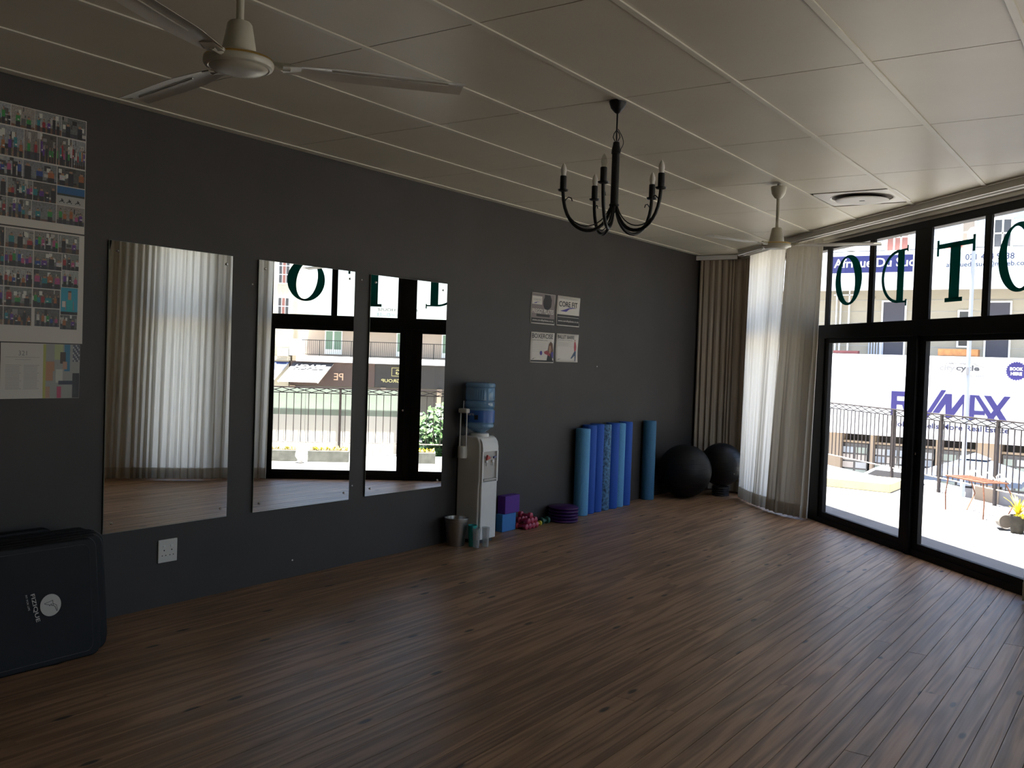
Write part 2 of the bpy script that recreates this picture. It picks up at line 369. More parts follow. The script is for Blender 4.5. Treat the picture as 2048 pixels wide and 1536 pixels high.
sd.build('letter', teal, up_)
tt = MB()
for q in ([(2.245, 2.225), (2.375, 2.225), (2.375, 2.69), (2.245, 2.69)], [(2.08, 2.66), (2.535, 2.66), (2.535, 2.70), (2.08, 2.70)],
          [(2.06, 2.60), (2.085, 2.60), (2.085, 2.735), (2.06, 2.735)], [(2.53, 2.60), (2.557, 2.60), (2.557, 2.735), (2.53, 2.735)],
          [(2.195, 2.205), (2.42, 2.205), (2.42, 2.24), (2.195, 2.24)]):
    tt.prism(q, .006, .0105, WF)
tt.build('letter', teal, up_)

# light portals at the openings guide the daylight sampling (they give off no light)
for a, b in OPEN:
    ld = bpy.data.lights.new('portal', 'AREA'); ld.shape = 'RECTANGLE'; ld.size = b-a; ld.size_y = 2.9; ld.cycles.is_portal = True
    o = bpy.data.objects.new('portal', ld); COL.objects.link(o)
    X = DV; Z = NV; Y = Z.cross(X)
    mm = Matrix((X, Y, Z)).transposed().to_4x4(); mm.translation = Vector(W((a+b)/2, .13, 1.47)); o.matrix_world = mm

# ------------------------------------------------------------------ curtains
def curtain(label, path, folds, amp, seed, z1=2.955, z0=.02, top=None, rand=.35, cm=None):
    rnd = random.Random(seed)
    root = thing('curtain', label, 'curtain')
    def resample(P, n):
        P = [Vector((*p, 0)) for p in P]; ls = [0]
        for a, b in zip(P, P[1:]): ls.append(ls[-1]+(b-a).length)
        R = []
        for i in range(n):
            s = ls[-1]*i/(n-1); k = 0
            while k < len(P)-2 and s > ls[k+1]: k += 1
            u = (s-ls[k])/(ls[k+1]-ls[k]); R.append(P[k].lerp(P[k+1], u))
        return R, ls[-1]
    n = folds*12+1; A, La = resample(path, n); B, Lb = resample(top or path, n)
    ph = []; p = 0; wds = [rnd.uniform(1-rand, 1+rand) for _ in range(folds+2)]; amps = [rnd.uniform(.55, 1.25) for _ in range(folds+2)]
    tot = sum(wds[:folds]); 
    def phase(u):
        x = u*tot; k = 0
        while k < folds-1 and x > wds[k]: x -= wds[k]; k += 1
        return k+x/wds[k], amps[k]*(1-(x/wds[k]))+amps[k+1]*(x/wds[k])
    rows = 16
    def surf(zlo, zhi, rws, off):
        vs = []
        for j in range(rws+1):
            z = zlo+(zhi-zlo)*j/rws; h = (z-z0)/(z1-z0)
            for i in range(n):
                u = i/(n-1); base = A[i].lerp(B[i], h)
                i0, i1 = max(i-6, 0), min(i+6, n-1); tg = (A[i1]-A[i0]).normalized(); nm = Vector((tg.y, -tg.x, 0))
                k, am = phase(u); wob = .35*math.sin(3.1*h+k*1.7+seed)
                a = amp*am*(1-.45*h)
                q = base+nm*(a*math.sin(2*PI*(k)+wob)+off+a*.35*math.sin(4*PI*k+2*h))+tg*(a*.4*math.cos(2*PI*k+wob))
                vs.append((q.x, q.y, z))
        fs = [(j*n+i, j*n+i+1, (j+1)*n+i+1, (j+1)*n+i) for j in range(rws) for i in range(n-1)]
        return vs, fs
    vs, fs = surf(z0, z1, rows, 0); MB().add(vs, fs).build('cloth', cm or curt_m, root, smooth=True)
    vs, fs = surf(z0, z0+.13, 2, .005); MB().add(vs, fs).build('hem', hem_m, root, smooth=True)
    return root
def P2(t, s): q = W(t, s, 0); return (q[0], q[1])
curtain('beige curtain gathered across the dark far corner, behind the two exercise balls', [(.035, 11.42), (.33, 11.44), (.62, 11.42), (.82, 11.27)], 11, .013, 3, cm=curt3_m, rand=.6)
curtain('white voile curtain glowing with daylight beside the far corner balls', [P2(-1.36, -.19), P2(-.95, -.25), P2(-.52, -.25)], 10, .026, 5, top=[P2(-1.36, -.17), P2(-.95, -.2), P2(-.40, -.19)])
curtain('heavier beige curtain bunched directly against the left end of the sliding door', [P2(-.46, -.24), P2(-.2, -.24), P2(.15, -.10)], 8, .034, 8, top=[P2(-.34, -.20), P2(-.1, -.19), P2(.31, -.12)], cm=curt2_m)
curtain('long cream curtain hanging at the right end of the door, filling the leftmost mirror', [P2(3.475, -.13), P2(3.8, -.21), P2(5.62, -.24)], 25, .028, 11, top=[P2(3.45, -.13), P2(3.8, -.19), P2(5.55, -.2)])

# ------------------------------------------------------------------ wall mirrors
mir_m = mat('mirror_silver', (.86, .87, .84), .0, metal=1.)
edge_m = mat('mirror_glass_edge', (.42, .5, .44), .2)
for (y, ang, lab) in ((3.145, -.4, 'tall frameless mirror nearest the photo boards, reflecting the cream curtain'),
                      (4.241, 1.9, 'middle frameless wall mirror, reflecting the teal letter O and the railing'),
                      (5.329, 2.6, 'frameless wall mirror beside the water cooler, reflecting the door post')):
    t = thing('wall_mirror', lab, 'mirror', (.008, y, 1.3625), -math.radians(ang), 'tall wall mirrors')
    MB().box(0, 0, -.8575, .004, .885, .8575).build('backing', edge_m, t)
    MB().box(.004, .0015, -.856, .0055, .8835, .856).build('mirror_glass', mir_m, t)
    for yy in (.052, .833):
        for zz in (-.80, .80):
            sc = MB().lathe([(.0085, 0), (.0085, .004), (.004, .0075)], 14, (.0055, yy, zz), 'x')
            sc.build('screw', chrome, t, smooth=True)

# ------------------------------------------------------------------ posters, photo boards
def on_wall(a, b, c): return (c, a, b)
def photo(parent, y0, y1, z0, z1, kind, seed, depth=.0035):
    rnd = random.Random(seed); nx, nz = 26, 18
    px = [[(0, 0, 0)]*nx for _ in range(nz)]
    g = rnd.uniform(.06, .34); tint = rnd.choice([(1, .97, .9), (.9, .95, 1), (1, .9, .8), (.95, 1, .95)])
    fl_ = rnd.choice([(.16, .08, .04), (.10, .06, .04), (.22, .14, .09), (.05, .05, .06)]); hz = rnd.randint(2, 5)
    for j in range(nz):
        for i in range(nx):
            v = g*(.75+.5*rnd.random()); px[j][i] = tuple(v*q for q in tint)
            if j < hz: px[j][i] = tuple(q*(.7+.6*rnd.random()) for q in fl_)
    for _ in range(rnd.randint(5, 10)):     # clutter of the room behind the people
        a, b = rnd.randint(0, nx-3), rnd.randint(2, nz-3); v = rnd.choice([.02, .05, .1, .25, .45]); ww_, hh_ = rnd.randint(1, 6), rnd.randint(1, 6)
        for j in range(b, min(nz, b+hh_)):
            for i in range(a, min(nx, a+ww_)): px[j][i] = (v, v*.95, v*.88)
    for _ in range(rnd.randint(0, 3)):      # bright posters or panes in the background
        a, b = rnd.randint(0, nx-5), rnd.randint(7, nz-4)
        for j in range(b, b+4):
            for i in range(a, a+3): px[j][i] = (.62, .62, .56)
    if kind == 'sky':
        for j in range(nz):
            for i in range(nx): px[j][i] = (.02, .10+.02*j/nz, .28) if j > 10 else ((.03, .04, .03) if j > 8 else (.4, .4, .38))
        for a in (4, 11, 19):
            for j, i in ((5, a), (4, a), (4, a+1), (3, a-1), (3, a), (2, a-2), (2, a+2), (3, a+1)): px[j][i] = (.01, .01, .012)
    elif kind == 'portrait':
        for j in range(nz):
            for i in range(nx):
                px[j][i] = (.02, .30, .42)
                if abs(i-13) < 5 and j < 10: px[j][i] = (.01, .36, .38)
                if abs(i-13) < 2.6 and 10 <= j < 15: px[j][i] = (.42, .24, .16)
                if j == 15 and abs(i-13) < 3: px[j][i] = (.06, .03, .02)
                if i in (7, 19) and 2 < j < 9: px[j][i] = (.42, .24, .16)
                if 0 <= i-2 < 5 and 4 < j < 9: px[j][i] = (.6, .6, .55)
                if j < 2: px[j][i] = (.01, .01, .012)
    else:
        cols = [(.012, .012, .014), (.012, .012, .014), (.02, .02, .03), (.30, .02, .03), (.03, .25, .05), (.10, .03, .22), (.02, .06, .25), (.5, .5, .48), (.35, .12, .04), (.4, .08, .2), (.02, .2, .22)]
        if kind == 'group': n = rnd.randint(4, 7)
        else: n = rnd.randint(2, 3)
        for q in range(n):
            cx = int((q+.5)*nx/n+rnd.uniform(-1, 1)); hw = 1 if n > 4 else 2; top = rnd.randint(8, 13); cc = rnd.choice(cols); lc = rnd.choice(cols[:3])
            for j in range(0, top):
                for i in range(cx-hw, cx+hw+1):
                    if 0 <= i < nx: px[j][i] = tuple(v*(.8+.4*rnd.random()) for v in (cc if j > top*.42 else lc))
            for j in range(top, min(top+2, nz)):
                for i in range(cx-hw//2, cx+hw//2+1):
                    if 0 <= i < nx: px[j][i] = (.36, .20, .13)
            if top+2 < nz and 0 <= cx < nx: px[top+2][cx] = rnd.choice([(.03, .015, .01), (.2, .12, .04), (.02, .02, .02)])
            if rnd.random() < .3 and 0 <= cx < nx-1: px[int(top*.6)][cx] = px[int(top*.6)][cx+1] = (.6, .6, .55)
    vs = [(depth, y0+(y1-y0)*i/nx, z0+(z1-z0)*j/nz) for j in range(nz+1) for i in range(nx+1)]
    fs = [(j*(nx+1)+i, j*(nx+1)+i+1, (j+1)*(nx+1)+i+1, (j+1)*(nx+1)+i) for j in range(nz) for i in range(nx)]
    o = MB().add(vs, fs).build('photo', photo_m, parent)
    ca = o.data.color_attributes.new('Col', 'FLOAT_COLOR', 'CORNER')
    flat = []
    for j in range(nz):
        for i in range(nx): flat += [*px[j][i], 1.]*4
    ca.data.foreach_set('color', flat); return o
def board(label, y0, y1, z0, z1, name='photo_board', m=None):
    t = thing(name, label, 'poster' if name != 'photo_board' else 'photo board', (0, 0, 0))
    MB().box(.0006, y0, z0, .0030, y1, z1).build('backing_sheet', m or paper, t); return t
b1 = board('white board of stuck-on group photos, uppermost on the charcoal wall', 1.985, 2.998, 2.230, 2.866)
rows1 = [(2.752, 2.862, [(1.99, 2.13), (2.13, 2.27), (2.27, 2.425), (2.425, 2.573), (2.576, 2.702), (2.704, 2.852), (2.854, 2.994)]),
         (2.592, 2.746, [(1.99, 2.15), (2.15, 2.3), (2.3, 2.49), (2.493, 2.645), (2.648, 2.732), (2.735, 2.826), (2.829, 2.914), (2.917, 2.994)]),
         (2.484, 2.585, [(1.99, 2.13), (2.13, 2.29), (2.29, 2.46), (2.463, 2.642), (2.645, 2.83), (2.834, 2.995)]),
         (2.378, 2.480, [(1.99, 2.13), (2.13, 2.29), (2.29, 2.42), (2.42, 2.56), (2.563, 2.697), (2.700, 2.83), (2.834, 2.995)]),
         (2.272, 2.375, [(1.99, 2.13), (2.13, 2.29), (2.29, 2.42), (2.42, 2.56), (2.563, 2.692), (2.695, 2.83), (2.834, 2.995)])]
sd_ = 100
for z0, z1, cs in rows1:
    for a, b in cs:
        sd_ += 1; kd = 'sky' if (z0 == 2.378 and a == 2.834) else random.choice(['group', 'group', 'few'])
        photo(b1, a, b, z0+.001, z1, kd, sd_)
b2 = board('second white photo board, hanging below the uppermost one, with a wide blank foot', 1.985, 2.999, 1.612, 2.222)
rows2 = [(2.112, 2.214, [(1.99, 2.13), (2.13, 2.27), (2.27, 2.41), (2.41, 2.552), (2.558, 2.708), (2.713, 2.845), (2.848, 2.968)]),
         (2.012, 2.108, [(1.99, 2.13), (2.13, 2.27), (2.27, 2.41), (2.41, 2.552), (2.556, 2.706), (2.712, 2.868)]),
         (1.908, 2.008, [(1.99, 2.13), (2.13, 2.27), (2.27, 2.41), (2.41, 2.552), (2.556, 2.706), (2.712, 2.866)]),
         (1.802, 1.903, [(1.99, 2.13), (2.13, 2.27), (2.27, 2.41), (2.41, 2.552), (2.556, 2.704), (2.710, 2.862)]),
         (1.700, 1.797, [(1.99, 2.13), (2.13, 2.27), (2.27, 2.41), (2.41, 2.552), (2.556, 2.704), (2.722, 2.862)])]
for z0, z1, cs in rows2:
    for a, b in cs: sd_ += 1; photo(b2, a, b, z0+.001, z1, random.choice(['group', 'group', 'few']), sd_)
photo(b2, 2.872, 2.968, 2.02, 2.11, 'group', 301); photo(b2, 2.872, 2.968, 1.925, 2.017, 'few', 302)
photo(b2, 2.868, 2.966, 1.772, 1.922, 'portrait', 303); photo(b2, 2.866, 2.964, 1.69, 1.769, 'few', 304)
b3 = board('printed 321 programme sheet with a blurred treadmill photo, lowest on the wall', 2.545, 2.986, 1.306, 1.606, 'wall_poster')
text('321', 'lettering', greyink, (.0034, 2.662, 1.552), YV, ZV, height=.026, parent=b3)
bars = MB()
for (y0, y1, z) in ((2.57, 2.755, 1.530), (2.62, 2.705, 1.517)): bars.box(.003, y0, z-.0008, .0034, y1, z+.0008)
for cx in (2.57, 2.668):
    for q in range(16):
        z = 1.487-q*.0085; bars.box(.003, cx, z-.0008, .0034, cx+(.075 if q % 5 else .085), z+.0008)
bars.build('small_print', greyink, b3, kind='stuff')
MB().box(.003, 2.775, 1.306, .0033, 2.790, 1.604).build('yellow_edge', mat('yellow_print', (.42, .42, .12), .6), b3)
def treadmill_print(parent):
    nx, nz = 24, 28; y0, y1, z0, z1 = 2.790, 2.985, 1.307, 1.605
    vs = [(.0035, y0+(y1-y0)*i/nx, z0+(z1-z0)*j/nz) for j in range(nz+1) for i in range(nx+1)]
    fs = [(j*(nx+1)+i, j*(nx+1)+i+1, (j+1)*(nx+1)+i+1, (j+1)*(nx+1)+i) for j in range(nz) for i in range(nx)]
    o = MB().add(vs, fs).build('photo', photo_m, parent); ca = o.data.color_attributes.new('Col', 'FLOAT_COLOR', 'CORNER'); fl2 = []
    for j in range(nz):
        for i in range(nx):
            c_ = (.30, .30, .27)
            if j > 19 and 5 < i < 12: c_ = (.38, .42, .20)
            if j > 13 and 12 < i < 17: c_ = (.03, .18, .30)
            if j > 18 and i > 18: c_ = (.08, .09, .12) if (i+j) % 3 else (.4, .4, .42)
            if 8 < j < 19 and i < 4+(j-8)*.2: c_ = (.42, .20, .10)
            if 17 < j < 24 and 9 < i < 14: c_ = (.05, .03, .02)
            if 14 < j < 19 and 11 < i < 15: c_ = (.42, .25, .17)
            if 7 < j < 15 and 6 < i < 12: c_ = (.48, .48, .42)
            if 6 < j < 9 and 8 < i < 20: c_ = (.02, .03, .05)
            if j < 13 and i > 18: c_ = (.02, .02, .025)
            if j < 6 and 7 < i < 11: c_ = (.45, .05, .12)
            if j < 6 and i < 3: c_ = (.40, .24, .16)
            fl2 += [*c_, 1]*4
    ca.data.foreach_set('color', fl2)
treadmill_print(b3)
b4 = board('white edge sheet left of the 321 programme, mostly out of view', 2.10, 2.540, 1.306, 1.606, 'wall_poster')
def flyer(label, y0, y1, z0, z1):
    t = thing('wall_flyer', label, 'flyer', (0, 0, 0), 0, 'fitness class flyers')
    n = 8; vs = []
    for j in range(n+1):
        for i in range(n+1):
            u, v = i/n, j/n; bow = .0035+.0012*(abs(v-.5)*2)**2*(.4+.6*u) if i in (0, n) or True else 0
            vs.append((bow, y0+(y1-y0)*u-.006*math.sin(v*PI*1.4), z0+(z1-z0)*v))
    fs = [(j*(n+1)+i, j*(n+1)+i+1, (j+1)*(n+1)+i+1, (j+1)*(n+1)+i) for j in range(n) for i in range(n)]
    o = MB().add(vs, fs).build('sheet', paper, t, smooth=True); so = o.modifiers.new('thick', 'SOLIDIFY'); so.thickness = .0008
    return t
def fx(v, z0, z1): return .0055
mauve = mat('mauve_print', (.20, .165, .165), .6)
def blk(par, name, m, y0, y1, z0, z1, x=.0050): return MB().box(x-.0004, y0, z0, x, y1, z1).build(name, m, par)
def swoosh(par, y, z, wd, m, x=.0052):
    pts = [(0, 0), (.25, .10), (.5, .22), (.75, .27), (1, .24), (.75, .22), (.55, .16), (.42, .02), (.36, -.02), (0, 0)][:-1]
    MB().prism([(y+a*wd, z+b*wd*.5) for a, b in pts], x, x+.0004, on_wall).build('swoosh', m, par)
fA = flyer('flyer with a dark figure reading PREGGY PILATES, upper left of the four flyers', 7.565, 7.990, 1.955, 2.257)
blk(fA, 'photo_ground', mauve, 7.572, 7.985, 1.965, 2.252)
blk(fA, 'logo_panel', paper, 7.58, 7.755, 2.145, 2.225, .0054); text('CORE FIT', 'lettering', greyink, (.0062, 7.665, 2.19), YV, ZV, width=.14, height=.02, parent=fA); swoosh(fA, 7.60, 2.155, .12, blueink, .0056)
MB().lathe([(.066, 0), (.066, .0005)], 28, (.0052, 7.84, 2.165), 'x').build('figure_print', ink, fA)
MB().prism([(7.80, 2.245), (7.90, 2.245), (7.93, 2.20), (7.92, 2.13), (7.87, 2.10), (7.79, 2.12)], .0050, .0055, on_wall).build('figure_print', ink, fA)
text('PREGGY PILATES', 'lettering', paper, (.0062, 7.775, 2.080), YV, ZV, width=.385, height=.045, parent=fA, bold=.02)
blk(fA, 'footer', ink, 7.66, 7.90, 2.028, 2.052, .0053); blk(fA, 'footer', ink, 7.572, 7.985, 1.968, 2.012, .0053)
text('www.corefitpilates.co.za', 'lettering', paper, (.0058, 7.778, 1.990), YV, ZV, width=.38, height=.026, parent=fA, bold=.01)
fB = flyer('white flyer with big CORE FIT title and blue swoosh, upper right of the four flyers', 8.030, 8.475, 1.957, 2.260)
text('CORE FIT', 'lettering', ink, (.0062, 8.245, 2.178), YV, ZV, width=.36, height=.055, parent=fB, bold=.015); swoosh(fB, 8.085, 2.105, .33, blueink, .0054)
text('NORTH RIDING', 'lettering', mat('pale_ink', (.42, .41, .38), .6), (.0062, 8.25, 2.235), YV, ZV, width=.34, height=.016, parent=fB)
blk(fB, 'footer', ink, 8.038, 8.468, 1.966, 2.072); text('www.corefitpilates.co.za', 'lettering', paper, (.0058, 8.255, 2.005), YV, ZV, width=.40, height=.026, parent=fB, bold=.01)
blk(fB, 'small_print', mat('pale_ink', (.4, .4, .4)), 8.05, 8.46, 2.045, 2.050, .0054)
fC = flyer('white BOXERCISE flyer with a boxer at its right edge, lower left of the four flyers', 7.575, 7.998, 1.577, 1.876)
text('BOXERCISE', 'lettering', ink, (.0062, 7.785, 1.838), YV, ZV, width=.375, height=.045, parent=fC, bold=.01)
text('LAUNCHING MARCH 2014', 'lettering', greyink, (.0062, 7.735, 1.797), YV, ZV, width=.28, height=.013, parent=fC)
lb = MB()
for q in range(6): lb.box(.0052, 7.60, 1.770-q*.017, .0055, 7.85-(q % 3)*.02, 1.7725-q*.017)
lb.build('small_print', mat('pale_ink', (.4, .4, .4)), fC, kind='stuff')
skin = mat('print_skin', (.36, .20, .13), .6)
def shape(par, name, m, pts, x=.0056): return MB().prism(pts, x, x+.0004, on_wall).build(name, m, par)
shape(fC, 'figure_hair', mat('print_brown_hair', (.10, .045, .025), .6), [(7.885, 1.70), (7.905, 1.765), (7.935, 1.79), (7.97, 1.77), (7.985, 1.70), (7.97, 1.66), (7.90, 1.66)])
shape(fC, 'figure_face', skin, [(7.90, 1.70), (7.91, 1.745), (7.935, 1.75), (7.95, 1.71), (7.935, 1.67), (7.91, 1.67)], .0060)
shape(fC, 'figure_arm', mat('print_red', (.28, .04, .05), .6), [(7.815, 1.685), (7.87, 1.70), (7.92, 1.67), (7.93, 1.64), (7.88, 1.655), (7.83, 1.665)], .0062)
shape(fC, 'figure_body', ink, [(7.89, 1.66), (7.965, 1.66), (7.975, 1.60), (7.965, 1.585), (7.865, 1.585), (7.875, 1.62)], .0058)
shape(fC, 'figure_sleeve', blueink, [(7.945, 1.68), (7.985, 1.69), (7.985, 1.62), (7.955, 1.64)], .0063)
MB().lathe([(.022, 0), (.022, .0004)], 16, (.0055, 7.765, 1.672), 'x').build('badge_print', blueink, fC)
swoosh(fC, 7.60, 1.612, .08, ink); blk(fC, 'footer', ink, 7.583, 7.99, 1.585, 1.602, .0054)
fD = flyer('white flyer titled BALLET BARRE with a leaning dancer, lower right of the four flyers', 8.036, 8.470, 1.590, 1.878)
text('BALLET BARRE', 'lettering', ink, (.0062, 8.225, 1.845), YV, ZV, width=.32, height=.035, parent=fD, bold=.01)
text('LAUNCHING OCTOBER 2013', 'lettering', greyink, (.0062, 8.21, 1.812), YV, ZV, width=.28, height=.012, parent=fD)
lb = MB()
for q in range(7): lb.box(.0052, 8.075, 1.790-q*.0065, .0055, 8.33-(q % 3)*.03, 1.7925-q*.0065)
lb.build('small_print', mat('pale_ink', (.4, .4, .4)), fD, kind='stuff')
shape(fD, 'dancer_top', mat('print_pink_red', (.42, .07, .09), .6), [(8.39, 1.80), (8.415, 1.80), (8.43, 1.755), (8.425, 1.71), (8.395, 1.70), (8.385, 1.745)])
shape(fD, 'dancer_legs', mat('print_denim', (.05, .09, .16), .6), [(8.40, 1.705), (8.425, 1.705), (8.425, 1.64), (8.42, 1.60), (8.405, 1.60), (8.402, 1.66), (8.34, 1.625), (8.325, 1.63), (8.385, 1.69)])
MB().lathe([(.010, 0), (.010, .0004)], 12, (.0055, 8.402, 1.815), 'x').build('dancer_head', skin, fD)
swoosh(fD, 8.07, 1.615, .07, ink)

# ------------------------------------------------------------------ double socket
t = thing('wall_socket', 'white double power socket on the charcoal wall under the nearest mirror', 'socket', (0, 3.589, .344))
MB().box(0, -.068, -.072, .009, .068, .072).build('face_plate', white_m, t, bevel=.006, bseg=3)
for s in (-1, 1):
    cx = s*.027
    for (dy, dz, r) in ((0, .004, .0045), (-.0125, -.028, .0036), (.0125, -.028, .0036)):
        MB().lathe([(r, 0), (r, .0006)], 14, (.009, cx+dy, dz), 'x').build('pin_hole', ink, t)
    MB().box(.009, cx-.010, .022, .0125, cx+.010, .036).build('rocker_switch', white_p, t, bevel=.0015)

# ------------------------------------------------------------------ water cooler
t = thing('water_cooler', 'white floor-standing water cooler against the charcoal wall', 'water cooler', (.012, 6.48, 0))
prof = [(0, .03), (.262, .03), (.262, .50), (.268, .56), (.268, .80), (.262, .86), (.246, .905), (.215, .925), (0, .925)]
# side profile (x,z) extruded over y in a shell with a front recess
body = MB(); yy = .26
body.prism([(0, .03), (.235, .03), (.235, .50), (.242, .56), (.242, .80), (.236, .87), (.215, .915), (.19, .925), (0, .925)], 0, yy, lambda a, b, c: (a, c, b))
body.build('body', white_m, t, bevel=.012, bseg=3)
MB().box(.236, .016, .035, .258, yy-.016, .535).build('lower_door', white_p, t, bevel=.008, bseg=3)
MB().prism([(.23, .795), (.262, .795), (.262, .83), (.252, .88), (.228, .912)], .016, yy-.016, lambda a, b, c: (a, c, b)).build('upper_panel', white_p, t, bevel=.004)
for y0 in (.012, yy-.034): MB().box(.238, y0, .53, .262, y0+.022, .80).build('recess_cheek', white_p, t, bevel=.004)
MB().box(.2425, .034, .555, .2445, yy-.034, .795).build('recess_back', mat('recess_grey', (.50, .47, .43), .5), t)
MB().box(.240, .034, .545, .270, yy-.034, .562).build('drip_tray', mat('recess_grey', (.5, .47, .43)), t, bevel=.003)
rd = mat('red_tap', (.45, .02, .02), .35); bl = mat('blue_tap', (.03, .05, .22), .35)
for y0, m_ in ((.085, rd), (.175, bl)):
    tap = MB().box(.244, y0-.012, .70, .262, y0+.012, .722).build('tap', white_p, t, bevel=.003)
    MB().prism([(y0-.026, .724), (y0+.028, .738), (y0+.02, .752), (y0-.014, .77)] if m_ is rd else [(y0-.012, .735), (y0+.02, .745), (y0+.016, .756), (y0-.01, .752)], .262, .278, lambda a, b, c: (c, a, b)).build('lever', m_, tap)
    MB().tube([(.258, y0, .702), (.258, y0, .672)], .006).build('spout', white_p, tap)
MB().lathe([(.088, .92), (.086, .945), (.068, .953)], 32, (.128, .13, 0)).build('bottle_collar', white_p, t, smooth=True)
MB().box(.02, .02, 0, .225, yy-.02, .032).build('plinth', ink, t)
bt_m = bpy.data.materials.new('blue_bottle_plastic'); bt_m.use_nodes = True
_b = bt_m.node_tree.nodes['Principled BSDF']; _b.inputs['Base Color'].default_value = (.16, .34, .55, 1); _b.inputs['Roughness'].default_value = .12
_b.inputs['Alpha'].default_value = .72; _b.inputs['Specular IOR Level'].default_value = .8
bt = thing('water_bottle', 'blue translucent water bottle upended on top of the cooler', 'water bottle', (.140, 6.61, .954))
MB().lathe([(.03, 0), (.05, .004), (.10, .030), (.126, .050), (.130, .066), (.126, .078), (.130, .088), (.130, .200), (.126, .208), (.121, .215), (.126, .222), (.130, .23), (.130, .268), (.122, .277), (.130, .286), (.130, .385), (.127, .392), (.134, .402), (.134, .420), (.125, .434), (.10, .440), (.02, .436)], 40).build('bottle_shell', bt_m, bt, smooth=True)
MB().lathe([(.1312, .093), (.1312, .197)], 40, cap=False).build('label_band', mat('blue_label', (.03, .12, .42), .35), bt, smooth=True)
for i in range(5):
    a = math.radians(-75+i*9); MB().tube([(.1305*math.cos(a), .1305*math.sin(a), .295), (.1305*math.cos(a), .1305*math.sin(a), .375)], .0035, 6).build('rib', bt_m, bt, smooth=True)
a = math.radians(-68); ra = Vector((-math.sin(a), math.cos(a), 0)); cp = Vector((math.cos(a), math.sin(a), 0))*.133
text('pure', 'lettering', paper, cp+ZV*.158-ra*.05, ra, ZV, height=.026, parent=bt)
MB().add([tuple(cp*1.003+ra*x_+ZV*z_) for x_, z_ in ((-.012, .118), (.02, .118), (.02, .158), (-.012, .158))], [(0, 1, 2, 3)]).build('label_mark', ink, bt)
ch = thing('cup_holder', 'white wire-sided cup dispenser fixed to the side of the cooler', 'cup holder', (.095, 6.438, 0))
MB().lathe([(.036, .735), (.040, .74), (.040, .835), (.036, .84)], 24).build('cup_well', white_m, ch, smooth=True)
MB().box(-.044, -.022, 1.125, .048, .03, 1.165).build('cap', white_m, ch, bevel=.01, bseg=3)
for x_ in (-.030, .036): MB().tube([(x_*1.05, .0, .83), (x_, .0, 1.13)], .0055).build('rod', white_p, ch, smooth=True)
MB().box(-.02, .03, .745, .02, .044, .81).build('bracket', white_m, ch)
MB().tube([(-.004, .0, 1.16), (-.012, .015, 1.23)], .003).build('hook', white_p, ch, smooth=True)

bn = thing('waste_bin', 'small grey metal waste bin standing left of the water cooler', 'bin', (.135, 6.335, 0))
MB().lathe([(.072, .0), (.074, .006), (.100, .228), (.104, .232), (.104, .238), (.098, .236), (.072, .010), (.01, .010)], 36).build('shell', steel, bn, smooth=True)
for z in (.205, .218): MB().lathe([(.0985+(z-.205)*.1, z-.002), (.1005+(z-.205)*.1, z), (.0987+(z-.205)*.1, z+.002)], 36, cap=False).build('rim_bead', steel, bn, smooth=True)
cupm = mat('teal_plastic', (.02, .33, .31), .35)
o = MB().lathe([(.030, 0), (.040, .180), (.037, .180), (.028, .006), (.005, .006)], 28, (.262, 6.398, 0)).build('plastic_cup', cupm, smooth=True)
tag(o, 'tall teal plastic cup between the waste bin and the cooler', 'cup', 'cups by the cooler')
clr = mat('clear_cup_plastic', (.55, .57, .56), .25); clr.node_tree.nodes['Principled BSDF'].inputs['Alpha'].default_value = .38
for x_, y_, lab in ((.325, 6.372, 'clear plastic cup standing in front of the teal cup'), (.352, 6.468, 'clear plastic cup nearest the front corner of the cooler')):
    o = MB().lathe([(.026, 0), (.034, .165), (.0325, .165), (.0245, .004), (.004, .004)], 24, (x_, y_, 0)).build('plastic_cup', clr, smooth=True); tag(o, lab, 'cup', 'cups by the cooler')

# ------------------------------------------------------------------ yoga blocks, dumbbells, discs
pb = mat('purple_foam', (.10, .028, .27), .75, bump=.1, bscale=200); bb = mat('light_blue_foam', (.045, .20, .52), .75, bump=.1, bscale=200)
tag(MB().box(.012, 7.085, 0, .088, 7.305, .165).build('yoga_block', bb, bevel=.006), 'light blue foam yoga block standing on the floor under the purple one', 'yoga block')
tag(MB().box(.008, 7.11, .1655, .098, 7.345, .332).build('yoga_block', pb, bevel=.006), 'purple foam yoga block stacked on the blue one beside the cooler', 'yoga block')
def dumbbell(label, loc, rz, m, r, L, hz=0):
    t = thing('dumbbell', label, 'dumbbell', loc, rz, 'dumbbells along the wall')
    for s in (-1, 1): MB().lathe([(r*.55, -L*.16), (r, -L*.10), (r, L*.10), (r*.55, L*.16)], 8 if r > .03 else 12, (s*L*.36, 0, 0), 'x').build('head', m, t, smooth=True)
    MB().tube([(-L*.36, 0, 0), (L*.36, 0, 0)], r*.42, 10).build('handle', m, t, smooth=True); return t
red = mat('red_vinyl', (.42, .035, .075), .4); yel = mat('yellow_vinyl', (.60, .50, .05), .4); grn = mat('dark_green_vinyl', (.015, .085, .055), .4)
lay = [(7.355, 0), (7.413, 0), (7.471, 0), (7.529, 0), (7.384, 1), (7.442, 1), (7.500, 1), (7.413, 2)]
wh = ['bottom row, next to the blocks', 'bottom row, second from the blocks', 'bottom row, third from the blocks', 'bottom row, end nearest the yellow dumbbell', 'middle row, next to the blocks', 'middle row, centre', 'middle row, above the end nearest the yellow dumbbell', 'alone on top of the pile']
first = None
for (y, k), s_ in zip(lay, wh):
    lab = 'red dumbbell in the pile, '+s_; loc = (.115+.003*k, y, .030+k*.0505)
    if first is None: first = dumbbell(lab, loc, 0, red, .0285, .15)
    else: dup(first, loc, 0, lab)
